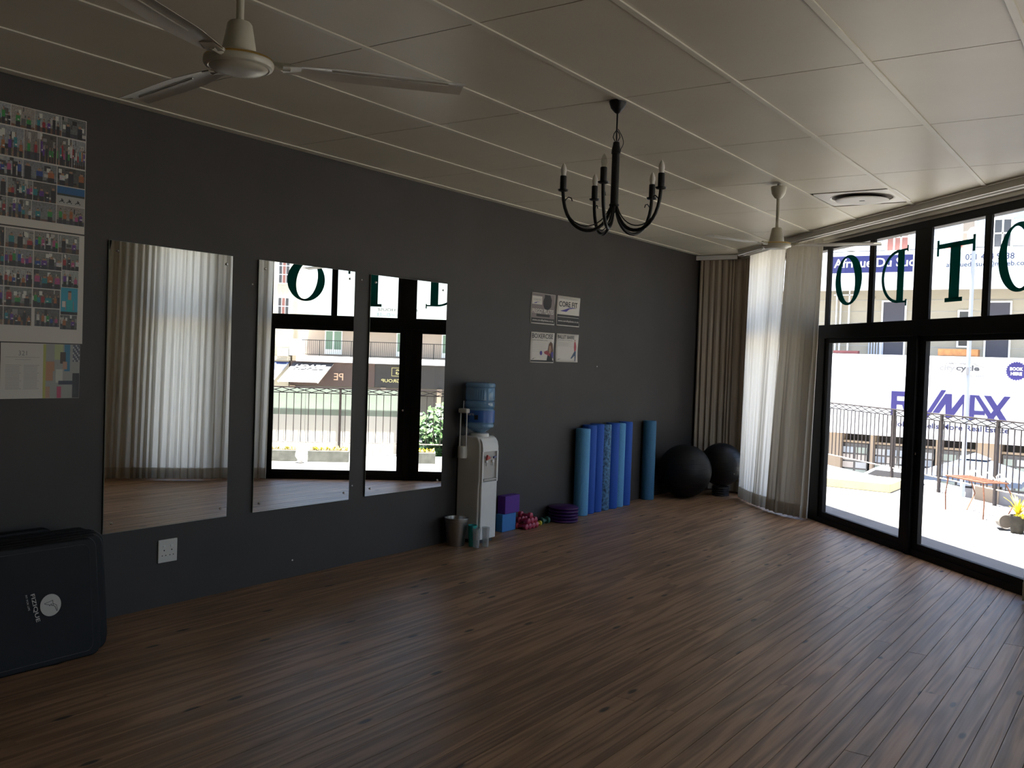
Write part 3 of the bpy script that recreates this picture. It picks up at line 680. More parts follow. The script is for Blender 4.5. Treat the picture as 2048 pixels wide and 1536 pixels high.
dumbbell('small yellow dumbbell between the red pile and the green ones', (.135, 7.618, .024), PI/2, yel, .024, .085)
dumbbell('dark green dumbbell on the floor next to the yellow one', (.125, 7.74, .036), PI/2, grn, .036, .135)
dm = mat('deep_purple_vinyl', (.045, .008, .085), .45)
for i in range(5):
    o = MB().lathe([(.01, 0), (.135, 0), (.150, .010), (.150, .020), (.135, .030), (.01, .030)], 40, (.165, 8.03, i*.0315)).build('balance_disc', dm, smooth=True)
    tag(o, 'deep purple round balance cushion, '+['lowest of the stack', 'second from the floor in the stack', 'middle one of the stack', 'second from the top of the stack', 'topmost of the stack'][i], 'balance cushion', 'stacked balance cushions')

# ------------------------------------------------------------------ foam rollers
lt = mat('roller_light_blue', (.10, .32, .56), .7, var=.08, scale=80, bump=.25, bscale=150)
dk = mat('roller_dark_blue', (.007, .08, .40), .7, var=.06, scale=80, bump=.25, bscale=150)
mo = mat('roller_mottled', (.07, .17, .29), .75, var=.75, scale=38, bump=.3, bscale=120)
st = mat('roller_steel_blue', (.04, .16, .29), .7, var=.08, scale=80, bump=.25, bscale=150)
rl = [(.100, 8.475, .905, lt, 'light blue foam roller at the near end of the leaning row'), (.082, 8.640, .935, dk, 'dark blue foam roller second from the near end of the row'),
      (.082, 8.797, .94, dk, 'dark blue foam roller directly left of the speckled one'), (.084, 8.955, .93, mo, 'speckled grey-blue foam roller in the middle of the row'),
      (.092, 9.125, .94, dk, 'dark blue foam roller directly right of the speckled one'), (.082, 9.285, .93, lt, 'light blue foam roller mostly hidden near the far end of the row'),
      (.082, 9.450, .94, dk, 'dark blue foam roller at the far end of the close row'), (.084, 10.045, .93, st, 'steel blue foam roller standing alone, apart from the row')]
for i, (x_, y_, h, m_, lab) in enumerate(rl):
    o = MB().lathe([(.01, 0), (.070, 0), (.077, .006), (.077, h-.008), (.071, h), (.012, h), (.01, h-.004)], 36, (x_, y_, 0)).build('foam_roller', m_, smooth=True)
    tag(o, lab, 'foam roller', 'foam rollers against the wall')

# ------------------------------------------------------------------ exercise balls
ball_m = mat('black_rubber', (.005, .005, .0055), .5, spec=.3, bump=.02, bscale=40)
def ball(label, c, r):
    t = thing('exercise_ball', label, 'exercise ball', (c[0], c[1], c[2]-r), 0, 'exercise balls in the corner')
    MB().sphere((0, 0, r), r, 48).build('ball', ball_m, t, smooth=True)
    rg = MB()
    for i in range(-3, 4):
        z = i*.055; rr = math.sqrt(r*r-z*z)
        rg.lathe([(rr-.003, z-.003), (rr+.0012, z), (rr-.003, z+.003)], 48, (0, 0, r), cap=False)
    rg.build('grip_ridges', ball_m, t, smooth=True)
    MB().lathe([(.008, 0), (.008, .004)], 12, (r*math.cos(-.6)*.999-.002, r*math.sin(-.6)*.8, r-.09)).build('valve_plug', white_m, t); return t
b_ = ball('large black exercise ball on the floor at the end of the dark wall', (.335, 10.52, .322), .32)
ball('black exercise ball resting on the round weight plates behind the larger one', (.58, 11.055, .385), .265)
pl_m = mat('plate_grey', (.06, .06, .065), .3, metal=.7)
for i in range(4):
    o = MB().lathe([(.015, 0), (.098, 0), (.105, .006), (.105, .022), (.098, .028), (.015, .028)], 36, (.58, 11.055, i*.029)).build('weight_plate', pl_m, smooth=True)
    tag(o, 'round grey weight plate under the rear ball, '+['on the floor', 'second from the floor', 'third from the floor', 'topmost'][i], 'weight plate', 'weight plates under the ball')

# ------------------------------------------------------------------ stack of gym mats
vin = mat('black_vinyl', (.006, .0065, .008), .58, spec=.25, var=.25, scale=5, bump=.18, bscale=14)
piping = mat('mat_piping', (.02, .02, .022), .5)
def rrect(y0, y1, z0, z1, r, n=6):
    P = []
    for cx, cz, a0 in ((y1-r, z1-r, 0), (y0+r, z1-r, 90), (y0+r, z0+r, 180), (y1-r, z0+r, 270)):
        for i in range(n+1):
            a = math.radians(a0+90*i/n); P.append((cx+r*math.cos(a), cz+r*math.sin(a)))
    return P
specs = [(.085, 1.30, 2.50, .630), (.155, 1.34, 2.78, .612), (.225, 1.42, 2.95, .600), (.295, 1.44, 2.965, .597), (.365, 1.41, 2.940, .600), (.430, 1.40, 2.895, .600), (.503, 1.38, 2.815, .604)]
labs = ['black folded gym mat against the charcoal wall, rearmost of the leaning stack', 'black gym mat second from the wall in the leaning stack', 'black gym mat third from the wall in the leaning stack', 'black gym mat in the middle of the leaning stack, reaching furthest right', 'black gym mat third from the front of the leaning stack', 'black gym mat directly behind the front one with the white logo', 'black gym mat in front of the stack, white round logo printed on it']
for i, ((x_, y0, y1, h), lab) in enumerate(zip(specs, labs)):
    t = thing('gym_mat', lab, 'gym mat', (x_, 0, 0), 0, 'leaning stack of gym mats')
    # slight lean towards the wall
    lean = -.07
    f_ = lambda a, b, c: (c+lean*b/.6+.004*math.sin(a*9+i)*math.sin(b*6), a, b)
    o = MB().prism(rrect(y0, y1, .0, h, .055), .0, .055, f_).build('cover', vin, t, bevel=.012, bseg=3)
    seam = [f_(a, b, .0555) for a, b in rrect(y0+.035, y1-.045, .03, h-.03, .04)]
    MB().tube(seam+[seam[0]], .0012, 5).build('piping', piping, t)
    if i == 6:
        g = lambda a, b: Vector((.0585+lean*b/.6, a, b))
        n_ = 40; disc = MB().prism([(2.551+.054*math.cos(2*PI*q/n_), .300+.054*math.sin(2*PI*q/n_)) for q in range(n_)], 0, .0008, lambda a, b, c: tuple(g(a, b)+XV*(c+.0005)))
        disc.build('logo_disc', paper, t)
        fr = MB()
        def st_(a, b, c, d):
            fr.tube([g(2.551+a, .300+b)+XV*.0016, g(2.551+c, .300+d)+XV*.0016], .0011, 5)
        pf = [(.012, .018), (.012, .034), (-.004, .034), (-.030, .016), (-.030, .012), (-.004, .020), (.004, .012), (.004, .006)]
        F = [(-.032, .012), (.012, .022), (.012, -.004), (.004, -.004), (.004, .006), (-.006, -.004), (-.006, .002), (-.026, .008), (-.032, .012)]
        for q in range(len(F)-1): st_(*F[q], *F[q+1])
        F2 = [(.012, .006), (.030, -.004), (.034, -.030), (.030, -.034), (.022, -.010), (.012, -.004)]
        for q in range(len(F2)-1): st_(*F2[q], *F2[q+1])
        fr.build('emblem', ink, t)
        dn = Vector((-lean/.6, .17, -1)).normalized(); upv = Vector((0, 1, .17)).normalized()
        text('FIZIQUE', 'lettering', paper, g(2.472, .300)+XV*.001, dn, upv, width=.142, height=.024, parent=t, bold=.012)
        text('FIT FOR LIFE', 'lettering', paper, g(2.436, .332)+XV*.001, dn, upv, width=.078, height=.009, parent=t)

# ------------------------------------------------------------------ ceiling fans
fan_m = mat('fan_enamel', (.60, .58, .48), .3, var=.04)
blade_m = mat('fan_blade_enamel', (.56, .54, .47), .28, var=.05, scale=12)
def fan(label, x_, y_, angs):
    t = thing('ceiling_fan', label, 'ceiling fan', (x_, y_, 2.55), 0, 'three-bladed ceiling fans')
    top = CH-2.55
    MB().lathe([(.016, top-.115), (.030, top-.105), (.050, top-.075), (.058, top-.035), (.058, top-.022), (.050, top-.02), (.03, top-.018)], 28).build('canopy', fan_m, t, smooth=True)
    MB().lathe([(.012, top-.03), (.012, top-.001)], 12).build('hook_bolt', steel, t)
    MB().lathe([(.0125, .12), (.0125, top-.10)], 16).build('down_rod', fan_m, t, smooth=True)
    MB().lathe([(.013, .132), (.034, .130), (.040, .122), (.058, .022), (.056, .018)], 28).build('bell_cover', fan_m, t, smooth=True)
    MB().lathe([(.052, .018), (.052, .024)], 28).build('bell_gap', ink, t)
    MB().lathe([(.05, .022), (.098, .018), (.108, .012), (.112, .004), (.1125, -.006), (.108, -.015), (.098, -.019), (.094, -.017), (.091, -.021), (.080, -.027), (.05, -.031), (.01, -.032)], 40).build('motor_housing', fan_m, t, smooth=True)
    MB().lathe([(.1085, .0128), (.1115, .0098), (.1128, .0052)], 40, cap=False).build('gold_band', gold, t, smooth=True)
    for a in angs:
        a = math.radians(a); ca, sa = math.cos(a), math.sin(a)
        def bf(r, w_, z):   # blade frame, pitched about its own axis
            pz = math.radians(-3); y2 = w_*math.cos(pz)-z*math.sin(pz); z2 = w_*math.sin(pz)+z*math.cos(pz)
            return (r*ca-y2*sa, r*sa+y2*ca, z2+.004)
        vs = []; ns = 14; nc = 6; Lr = [.150+(.752-.150)*i/ns for i in range(ns+1)]
        for s_ in (0, 1):
            for r in Lr:
                u = (r-.15)/.602; hw = .038+.026*min(1, u*3.2) if u < .31 else .064-.006*(u-.31)
                for c_ in range(nc+1):
                    v = -1+2*c_/nc; vs.append(bf(r, v*hw, -.010*v*v+.0015*s_))
        k = nc+1; m_ = (ns+1)*k; fs = []
        for i in range(ns):
            for c_ in range(nc):
                q = i*k+c_; fs += [(q, q+1, q+k+1, q+k), (m_+q, m_+q+k, m_+q+k+1, m_+q+1)]
        for i in range(ns): fs += [(i*k, (i+1)*k, m_+(i+1)*k, m_+i*k), (i*k+nc, m_+i*k+nc, m_+(i+1)*k+nc, (i+1)*k+nc)]
        for c_ in range(nc): fs += [(c_, m_+c_, m_+c_+1, c_+1), (ns*k+c_, ns*k+c_+1, m_+ns*k+c_+1, m_+ns*k+c_)]
        bd = MB().add(vs, fs).build('blade', blade_m, t, smooth=True)
        MB().tube([bf(.10, 0, 0), bf(.165, 0, -.002)], .013, 8).build('blade_arm', fan_m, bd, smooth=True)
        MB().add([bf(r, w_, z) for r, w_, z in ((.14, -.03, -.012), (.14, .03, -.012), (.20, .022, -.004), (.20, -.022, -.004), (.14, -.03, -.007), (.14, .03, -.007), (.20, .022, .0), (.20, -.022, .0))], [(0, 1, 2, 3), (4, 7, 6, 5), (0, 4, 5, 1), (1, 5, 6, 2), (2, 6, 7, 3), (3, 7, 4, 0)]).build('blade_clamp', fan_m, bd)
        MB().tube([bf(.30, 0, -.003), bf(.70, 0, -.003)], .0025, 6).build('blade_rib', blade_m, bd)
    return t
fan('white three-blade ceiling fan with gold band, nearest, above the photo boards side', 2.533, 2.022, (50.5, 172, -68))
fan('white three-blade ceiling fan hanging in front of the curtained far corner', 2.557, 7.105, (11, 131, -109))

# ------------------------------------------------------------------ chandelier
t = thing('chandelier', 'black wrought-iron five-arm candle chandelier hanging from the ceiling panels', 'chandelier', (2.575, 4.495, CH))
MB().lathe([(.008, -.068), (.018, -.060), (.036, -.040), (.045, -.016), (.047, -.004), (.044, -.001)], 28).build('canopy', black_m, t, smooth=True)
MB().lathe([(.0045, -.16), (.0045, -.06)], 10).build('rod', black_m, t, smooth=True)
hk = MB()
for a in range(4):
    aa = a*PI/2+.4; hk.tube([(.0, .0, -.155), (.014*math.cos(aa), .014*math.sin(aa), -.175), (.018*math.cos(aa), .018*math.sin(aa), -.195), (.008*math.cos(aa), .008*math.sin(aa), -.215)], .0028, 6)
hk.build('chain_link', black_m, t, smooth=True)
rv = Vector((.82, .571, 0))
MB().tube([tuple(rv*(.006+.032*math.sin(PI*i/14))+ZV*(-.15-.125*(i/14)-.01*math.sin(PI*i/14))) for i in range(12)]+[tuple(rv*.022+ZV*-.287), tuple(rv*.008+ZV*-.262), tuple(rv*.004+ZV*-.225)], .0022, 6).build('cable_loop', black_m, t, smooth=True)
MB().lathe([(.008, -.216), (.017, -.222), (.019, -.24), (.024, -.262), (.025, -.282), (.021, -.287), (.021, -.292), (.0215, -.55), (.027, -.556), (.027, -.562), (.020, -.568), (.014, -.60)], 24).build('stem', black_m, t, smooth=True)
bulb_m = mat('candle_bulb_glass', (.80, .78, .72), .25)
bulb_c = glass_mat('clear_bulb_glass', (.80, .80, .77), 1.5)
for i, wa in enumerate((214.8, 286.8, 358.8, 70.8, 142.8)):
    a = math.radians(wa); ev = Vector((math.cos(a), math.sin(a), 0))
    bz = lambda P, u: P[0]*(1-u)**3+P[1]*3*u*(1-u)**2+P[2]*3*u*u*(1-u)+P[3]*u**3
    pr_ = [Vector((.012, 0, -.545)), Vector((.03, 0, -.76)), Vector((.27, 0, -.76)), Vector((.278, 0, -.495))]
    pts = [bz(pr_, q/16) for q in range(17)]
    arm = MB().tube([ev*p.x+ZV*p.z for p in pts], .0095, 10).build('arm', black_m, t, smooth=True)
    pr2 = [Vector((.024, 0, -.575)), Vector((.075, 0, -.712)), Vector((.235, 0, -.712)), Vector((.268, 0, -.56))]
    sp = [bz(pr2, q/14) for q in range(15)]+[Vector((.262, 0, -.537)), Vector((.247, 0, -.524)), Vector((.232, 0, -.529)), Vector((.226, 0, -.545))]
    MB().tube([ev*p.x+ZV*p.z for p in sp], .0032, 6).build('scroll_rod', black_m, arm, smooth=True)
    cx, cy_ = ev.x*.278, ev.y*.278
    MB().lathe([(.008, -.497), (.026, -.492), (.030, -.484), (.028, -.484), (.012, -.487)], 24, (cx, cy_, 0)).build('drip_pan', black_m, arm, smooth=True)
    MB().lathe([(.0165, -.487), (.0175, -.484), (.0175, -.414), (.0165, -.411)], 20, (cx, cy_, 0)).build('candle_sleeve', black_m, arm, smooth=True)
    MB().lathe([(.0125, -.411), (.0135, -.398), (.0165, -.385), (.0150, -.370), (.009, -.353), (.0015, -.342)], 20, (cx, cy_, 0)).build('bulb', bulb_c if i == 1 else bulb_m, arm, smooth=True)

# ------------------------------------------------------------------ round ceiling diffuser
t = thing('air_diffuser', 'round white air diffuser set in a square ceiling plate near the window wall', 'air vent', (2.965, 7.925, CH))
n = 48; sq = []
for i in range(n):
    a = 2*PI*i/n; ca, sa = math.cos(a), math.sin(a); k = 1/max(abs(ca)/.318, abs(sa)/.305); sq.append((k*ca, k*sa))
ci = [(.236*math.cos(2*PI*i/n), .236*math.sin(2*PI*i/n)) for i in range(n)]
MB().ring(sq, ci, -.006, .0, lambda a, b, c: (a, b, c)).build('face_plate', white_m, t)
MB().lathe([(.236, -.006), (.250, -.010), (.244, -.004)], n, cap=False).build('lip', white_m, t, smooth=True)
MB().lathe([(.236, -.001), (.01, -.0005)], n, cap=False).build('throat', mat('throat_dark', (.14, .12, .10), .8), t)
MB().lathe([(.02, -.012), (.16, -.014), (.198, -.020), (.206, -.026), (.200, -.030), (.16, -.030), (.01, -.028)], n).build('disc', white_p, t, smooth=True)
MB().box(-.02, -.008, -.031, .02, .008, -.0285).build('badge', greyink, t)

# ================================================================== outside: balcony
conc = mat('balcony_screed', (.165, .162, .158), .85, var=.10, scale=2.5, bump=.2, bscale=20)
o = MB(W).box(-9, .2, -.25, 12, 3.22, -.03).build('balcony_deck', conc); o['kind'] = 'structure'
o = MB(W).box(-9, -.1, CH+.2, 12, .42, CH+.36).build('roof_eave', white_p); o['kind'] = 'structure'
o = MB(W).box(-9, .2, -.03, -8.85, 3.2, 2.9).build('balcony_end_wall', white_p); o['kind'] = 'structure'
rust = mat('dark_weathered_paint', (.020, .013, .013), .6, var=.4, scale=30)
peel = mat('peeling_white_paint', (.26, .24, .22), .7, var=.5, scale=25)
ra_ = thing('balcony_railing', 'dark weathered iron railing with diamond lattice top edging the balcony', 'railing', (0, 0, 0))
S = 3.1; posts = [-6.8, -5.68, -3.42, -2.28, -1.14, -.02, 1.12, 2.02, 2.80, 3.94, 5.08, 6.22, 7.36, 8.5]
for p in posts:
    MB(W).box(p-.018, S-.018, -.03, p+.018, S+.018, 1.03).build('post', rust, ra_)
top = MB(W).box(-8.8, S-.02, 1.03, 11.9, S+.02, 1.047).build('top_rail', rust, ra_)
MB(W).box(-8.8, S-.008, .945, 11.9, S+.008, .958).build('sub_rail', rust, ra_)
MB(W).box(-8.8, S-.010, .165, 11.9, S+.010, .180).build('bottom_rail', peel, ra_)
q = -5.72+.0575; bar0 = None
while q < 8.5:
    if min(abs(q-p) for p in posts) > .035:
        if bar0 is None: bar0 = MB(W).box(q-.005, S-.006, .175, q+.006, S+.006, .947).build('bar', rust, ra_); q00 = q
        else:
            c_ = bar0.copy(); COL.objects.link(c_); c_.parent = ra_; c_.location = DV*(q-q00)
    q += .1148
lat = MB(); per = .46
n_ = int(14.2/(per/2))
for i in range(n_):
    a = -5.72+i*per/2; up0 = i % 2 == 0
    for u in (up0, not up0):
        za, zb_ = (1.03, .958) if u else (.958, 1.03)
        lat.tube([W(a, S, za), W(a+per/2, S, zb_)], .0065, 5)
lat.build('lattice', rust, ra_)
# boarding behind part of the railing; shade and sunlight put into its two colours
pn = thing('screen_board', 'green boarding behind the railing, coloured shaded above and sunlit below, seen in the middle mirror', 'screen')
gg = mat('board_shaded_green', (.30, .36, .31), .7, var=.06); wb = mat('board_sunlit_white', (.78, .76, .72), .7)
q = 1.75
while q < 7.2:
    MB(W).box(q+.003, S+.06, .60, q+.397, S+.075, 1.02).build('upper_board', gg, pn); MB(W).box(q+.003, S+.06, .0, q+.397, S+.075, .60).build('lower_board', wb, pn); q += .4
# white ledge and planters
o = MB().box(.2, 13.28, -.03, 2.08, 14.05, .10).build('ledge', mat('cream_plaster', (.50, .45, .27), .8, var=.08), bevel=.015); tag(o, 'low cream plastered ledge along the railing, left of the door post', 'ledge')
trough = mat('grey_trough', (.10, .105, .095), .75, var=.3, scale=8); soil = mat('soil', (.05, .035, .02), .95)
leafy = mat('yellow_green_leaf', (.55, .50, .06), .5, var=.25, scale=20); leafg = mat('green_leaf', (.035, .085, .02), .5, var=.3, scale=20)
def leaf_clump(name, parent, cx, cy_, z, w_, d_, n, h, m_, seed, map_=None):
    r = random.Random(seed); mb = MB(map_)
    for _ in range(n):
        x_, y_ = cx+r.uniform(-w_, w_), cy_+r.uniform(-d_, d_); a = r.uniform(0, 2*PI); hh = h*r.uniform(.5, 1.1); le = r.uniform(.02, .05); wd = r.uniform(.008, .016)
        ca, sa = math.cos(a), math.sin(a)
        mb.add([(x_, y_, z), (x_+ca*le*.5-sa*wd, y_+sa*le*.5+ca*wd, z+hh*.6), (x_+ca*le, y_+sa*le, z+hh), (x_+ca*le*.5+sa*wd, y_+sa*le*.5-ca*wd, z+hh*.6)], [(0, 1, 2, 3)])
    return mb.build(name, m_, parent, kind='stuff')
for i, (a, b, lab) in enumerate(((3.36, 4.3, 'grey concrete trough planter nearest the curtained end of the balcony'), (2.60, 3.20, 'grey concrete trough planter with yellow flowers in the middle of the balcony'), (1.42, 1.98, 'grey concrete trough planter with low yellow plants behind the door post'))):
    tp = thing('trough_planter', lab, 'planter', W((a+b)/2, 2.3, -.03), math.atan2(DY, DX), 'trough planters on the balcony')
    L2 = (b-a)/2
    MB().box(-L2, -.13, .0, L2, .13, .165).build('trough', trough, tp, bevel=.008)
    MB().box(-L2+.02, -.11, .14, L2-.02, .11, .17).build('soil', soil, tp)
    leaf_clump('flowers', tp, 0, 0, .165, L2-.03, .10, 120, .055, leafy, 40+i)
# urn between planters
o = MB().lathe([(.03, 0), (.05, .01), (.035, .04), (.075, .10), (.07, .16), (.05, .19), (.06, .20), (.045, .2), (.04, .17)], 20, W(3.285, 1.98, -.03)).build('urn', white_p, smooth=True); tag(o, 'small white urn standing between two trough planters', 'urn')
# pot, tipped pot, blocks
pt = thing('plant_pot', 'dark plant pot with spiky yellow leaves at the right edge of the doorway', 'potted plant', (3.85, 11.06, -.03))
dkp = mat('dark_pot', (.045, .04, .032), .8, var=.3, scale=20)
MB().lathe([(.060, 0), (.082, .17), (.088, .172), (.088, .185), (.078, .185), (.074, .15), (.005, .15)], 28).build('pot', dkp, pt, smooth=True)
r = random.Random(5); sp = MB()
ylf = mat('yellow_spike_leaf', (.70, .55, .04), .5, var=.2, scale=15)
for i in range(26):
    a = r.uniform(0, 2*PI); tl = r.uniform(.15, .75); L = r.uniform(.16, .30); P0 = Vector((0, 0, .15)); ca, sa = math.cos(a), math.sin(a)
    pts = []
    for u in (0, .35, .7, 1): pts.append(P0+Vector((ca*math.sin(tl*u*1.2)*L*u, sa*math.sin(tl*u*1.2)*L*u, L*u*math.cos(tl*u))))
    wd = [.010, .016, .011, .001]; sv = Vector((-sa, ca, 0)); vs = []
    for p, q_ in zip(pts, wd): vs += [tuple(p-sv*q_), tuple(p+ZV*.003), tuple(p+sv*q_)]
    fs = []
    for k in range(3): fs += [(k*3, k*3+1, k*3+4, k*3+3), (k*3+1, k*3+2, k*3+5, k*3+4)]
    MB().add(vs, fs).build('leaf', ylf, pt)
leaf_clump('small_flowers', pt, .05, -.03, .16, .06, .05, 70, .05, leafy, 9)
tp = thing('tipped_pot', 'grey pot lying on its side against the yellow-leaved plant', 'pot', (3.70, 11.22, .052))
MB().lathe([(.055, -.10), (.078, .10), (.080, .11), (.07, .112), (.066, .09), (.01, .08)], 28).build('pot', mat('grey_pot', (.20, .18, .16), .8, var=.2), tp, smooth=True); tp.rotation_euler = (math.radians(83), 0, math.radians(22))
o = MB().box(-.08, -.06, 0, .08, .06, .28).build('block_stack', mat('mossy_block', (.22, .24, .18), .9, var=.3, scale=12)); o.location = (4.04, 10.93, -.03); o.rotation_euler[2] = -.8
o.modifiers.new('b', 'BEVEL').width = .008; tag(o, 'mossy grey garden block right of the potted plant', 'garden block')
# wrought garden bench; sunlight on the scrolls is put into their white colour
rs = mat('rusty_iron', (.16, .065, .035), .75, var=.4, scale=40); wi = mat('sunlit_iron', (.75, .73, .70), .5)
tb = thing('garden_bench', 'low rusty iron garden bench with sunlit-coloured scrolled back in front of the railing', 'bench', W(-.46, 2.2, -.03), math.atan2(DY, DX))
MB().box(-.36, -.02, .405, .36, .0, .42).build('front_rail', rs, tb); MB().box(-.36, .26, .405, .36, .28, .42).build('back_rail', rs, tb)
for i in range(13): MB().box(-.36+i*.058, -.0, .408, -.348+i*.058, .26, .418).build('slat', rs, tb)
for x_ in (-.34, .34):
    for y_ in (-.01, .27): MB().tube([(x_*.92, y_, .41), (x_*1.03, y_*1.4, .20), (x_, y_, 0)], .008, 6).build('leg', rs, tb, smooth=True)
for x_ in (-.24, 0, .24):
    pts = [(x_+.15, .27, .42), (x_+.02, .27, .49), (x_-.04, .27, .50), (x_-.08, .27, .47), (x_-.07, .27, .43), (x_-.03, .27, .425), (x_-.02, .27, .455)]
    MB().tube(pts, .009, 6).build('scroll', wi, tb, smooth=True)

# ================================================================== outside: street and far buildings
asph = mat('asphalt', (.16, .155, .15), .9, var=.08, scale=1); pav = mat('pavement', (.32, .30, .28), .9, var=.06)
o = MB().box(-90, -60, -3.9, 110, 120, -3.62).build('street', asph); o['kind'] = 'structure'
K = 1.5
def F(x28, z28, Y=42.): k = Y/28.; return (5.069+(x28-5.069)*k, Y, 1.617+(z28-1.617)*k)
def fb(x0, z0, x1, z1, Y, th, name, m, parent, bevel=0):
    a = F(x0, z0, Y); b = F(x1, z1, Y); return MB().box(a[0], Y, a[2], b[0], Y+th, b[2]).build(name, m, parent, bevel=bevel)
cream = mat('cream_render', (.36, .325, .25), .8, var=.03, scale=.6); whr = mat('white_render', (.80, .81, .82), .7, var=.02, scale=.5); clad = mat('skylit_cladding', (.30, .345, .39), .6, var=.03)  # cladding colour carries the blue of skylit shade
tan = mat('tan_column', (.30, .23, .165), .8); dkw = mat('dark_window_glass', (.035, .035, .04), .12, spec=.7); red_p = mat('red_paint', (.35, .05, .04), .6); slate = mat('slate_door', (.05, .05, .065), .6)
bg1 = thing('shop_building', 'white two-storey shop building with blue lettered signs across the street', 'building', (0, 0, 0))
fb(-9, 5.03, 8, 9.2, 42.6, 4, 'upper_wall', clad, bg1)
for z in (5.35, 5.7, 6.05, 6.4): fb(-9, z, 8, z+.008, 42.58, .02, 'cladding_joint', mat('joint_grey', (.40, .42, .45)), bg1)
fb(-9, 3.935, 8, 5.00, 42.0, .9, 'upper_parapet', whr, bg1)
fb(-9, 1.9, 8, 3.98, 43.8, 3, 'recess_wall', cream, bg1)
for z in (2.3, 2.62, 2.95, 3.28, 3.6): fb(-9, z, 8, z+.007, 43.78, .02, 'cladding_joint', mat('joint_grey', (.4, .42, .45)), bg1)
fb(-9, 1.46, 8, 2.06, 41.9, 1.9, 'balcony_parapet', whr, bg1)
fb(-9, 1.40, 8, 1.455, 41.95, 1.8, 'gutter', mat('gutter_grey', (.42, .50, .52), .5), bg1)
fb(-9, -.245, 8, 1.395, 41.7, 2, 'shop_fascia', whr, bg1)
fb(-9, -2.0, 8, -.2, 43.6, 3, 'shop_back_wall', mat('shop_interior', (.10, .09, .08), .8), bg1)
def win(x0, z0, x1, z1, Y, cols, rows, m=dkw, fm=white_p, th=.08):
    k = Y/28.; a = F(x0, z0, Y); b = F(x1, z1, Y); fr = MB(); e = .07
    fr.box(a[0]-e, Y-th, a[2]-e, a[0], Y, b[2]+e); fr.box(b[0], Y-th, a[2]-e, b[0]+e, Y, b[2]+e); fr.box(a[0], Y-th, a[2]-e, b[0], Y, a[2]); fr.box(a[0], Y-th, b[2], b[0], Y, b[2]+e)
    for i in range(1, cols): x_ = a[0]+(b[0]-a[0])*i/cols; fr.box(x_-.03, Y-th, a[2], x_+.03, Y, b[2])
    for j in range(1, rows): z_ = a[2]+(b[2]-a[2])*j/rows; fr.box(a[0], Y-th, z_-.025, b[0], Y, z_+.025)
    w_ = fr.build('window', fm, bg1); MB().box(a[0], Y-.03, a[2], b[0], Y-.01, b[2]).build('pane', m, w_); return w_
rdw = mat('maroon_blind_glass', (.16, .07, .06), .3)
for x0 in (-6.1, -4.2): win(x0, 5.0, x0+.55, 5.75, 42.6, 3, 2, rdw)
win(-1.61, 5.0, -1.06, 5.75, 42.6, 3, 2, rdw); win(.34, 5.0, .62, 5.85, 42.6, 1, 2, mat('beige_blind', (.26, .23, .19), .4)); win(1.11, 5.0, 1.5, 5.72, 42.6, 2, 2); win(2.6, 5.0, 3.15, 5.75, 42.6, 3, 2, rdw); win(4.4, 5.0, 5.0, 5.75, 42.6, 3, 2, rdw)
win(-1.64, 2.0, -1.06, 3.55, 43.8, 1, 1, slate); win(1.02, 2.0, 1.57, 3.52, 43.8, 1, 1, slate); win(.35, 2.35, .57, 3.28, 43.8, 1, 2); win(-4.6, 2.0, -4.0, 3.5, 43.8, 1, 1, slate); win(3.2, 2.0, 3.8, 3.5, 43.8, 1, 1, slate)
for i in range(6): fb(-2.02+i*.075, 2.0, -1.985+i*.075, 2.62, 43.7, .05, 'shutter_slat', mat('shutter_grey', (.42, .45, .5)), bg1)
for x_ in (-2.98, -2.86, -2.62): fb(x_, 2.0, x_+.03, 3.9, 43.6, .12, 'drain_pipe', whr, bg1)
fb(-3.05, 3.75, -2.5, 3.78, 43.6, .1, 'drain_pipe', whr, bg1); fb(-2.0, 3.65, -1.9, 3.71, 43.7, .1, 'wall_vent', greyink, bg1)
# signs
bs = mat('sign_blue', (.009, .013, .105), .5); nb = mat('navy_lettering', (.012, .012, .07), .5); lavb = mat('violet_blue_lettering', (.014, .009, .10), .5)
sign1 = fb(-3.16, 4.40, -.92, 4.88, 41.95, .06, 'blue_sign', bs, bg1)
p0 = F(-3.08, 4.64, 41.94); p1 = F(-.86, 4.64, 41.94)
text('Afrique Du Sud', 'lettering', white_p, ((p0[0]+p1[0])/2, 41.93, p0[2]+.0), XV, ZV, width=p1[0]-p0[0], height=.50, parent=sign1, ext=.01, bold=.012)
sign2 = fb(-.25, 4.40, 3.4, 4.90, 41.95, .06, 'pale_sign', mat('pale_sign_paint', (.5, .6, .65), .5), bg1)
q0 = F(.42, 4.76, 41.9); q1 = F(1.60, 4.76, 41.9); text('021 424 9838', 'lettering', nb, ((q0[0]+q1[0])/2, 41.93, q0[2]), XV, ZV, width=q1[0]-q0[0], height=.24, parent=sign2, ext=.01)
q0 = F(-.05, 4.55, 41.9); q1 = F(2.05, 4.55, 41.9); text('afriquedusud@mweb.co.za', 'lettering', nb, ((q0[0]+q1[0])/2, 41.93, q0[2]), XV, ZV, width=q1[0]-q0[0], height=.27, parent=sign2, ext=.01)
def ft(s, x0, x1, z, m_, h=None, hp=None, Y=41.9, bold=.03, shear=0.):
    a = F(x0, z, Y); b = F(x1, z, Y); return text(s, 'lettering', m_, ((a[0]+b[0])/2, Y-.01, a[2]), XV, ZV, width=b[0]-a[0], height=h, parent=bg1, ext=.008, bold=bold, shear=shear)
gry = mat('sign_grey', (.05, .05, .055), .6); lgry = mat('sign_light_grey', (.20, .20, .20), .6)
ft('city', -.10, .30, 1.72, lgry, .30); ft('cycle', .32, .90, 1.73, gry, .30); ft('tours', .53, 1.04, 1.52, lgry, .22); ft('CAPE TOWN', .07, .55, 1.865, gry, .07)
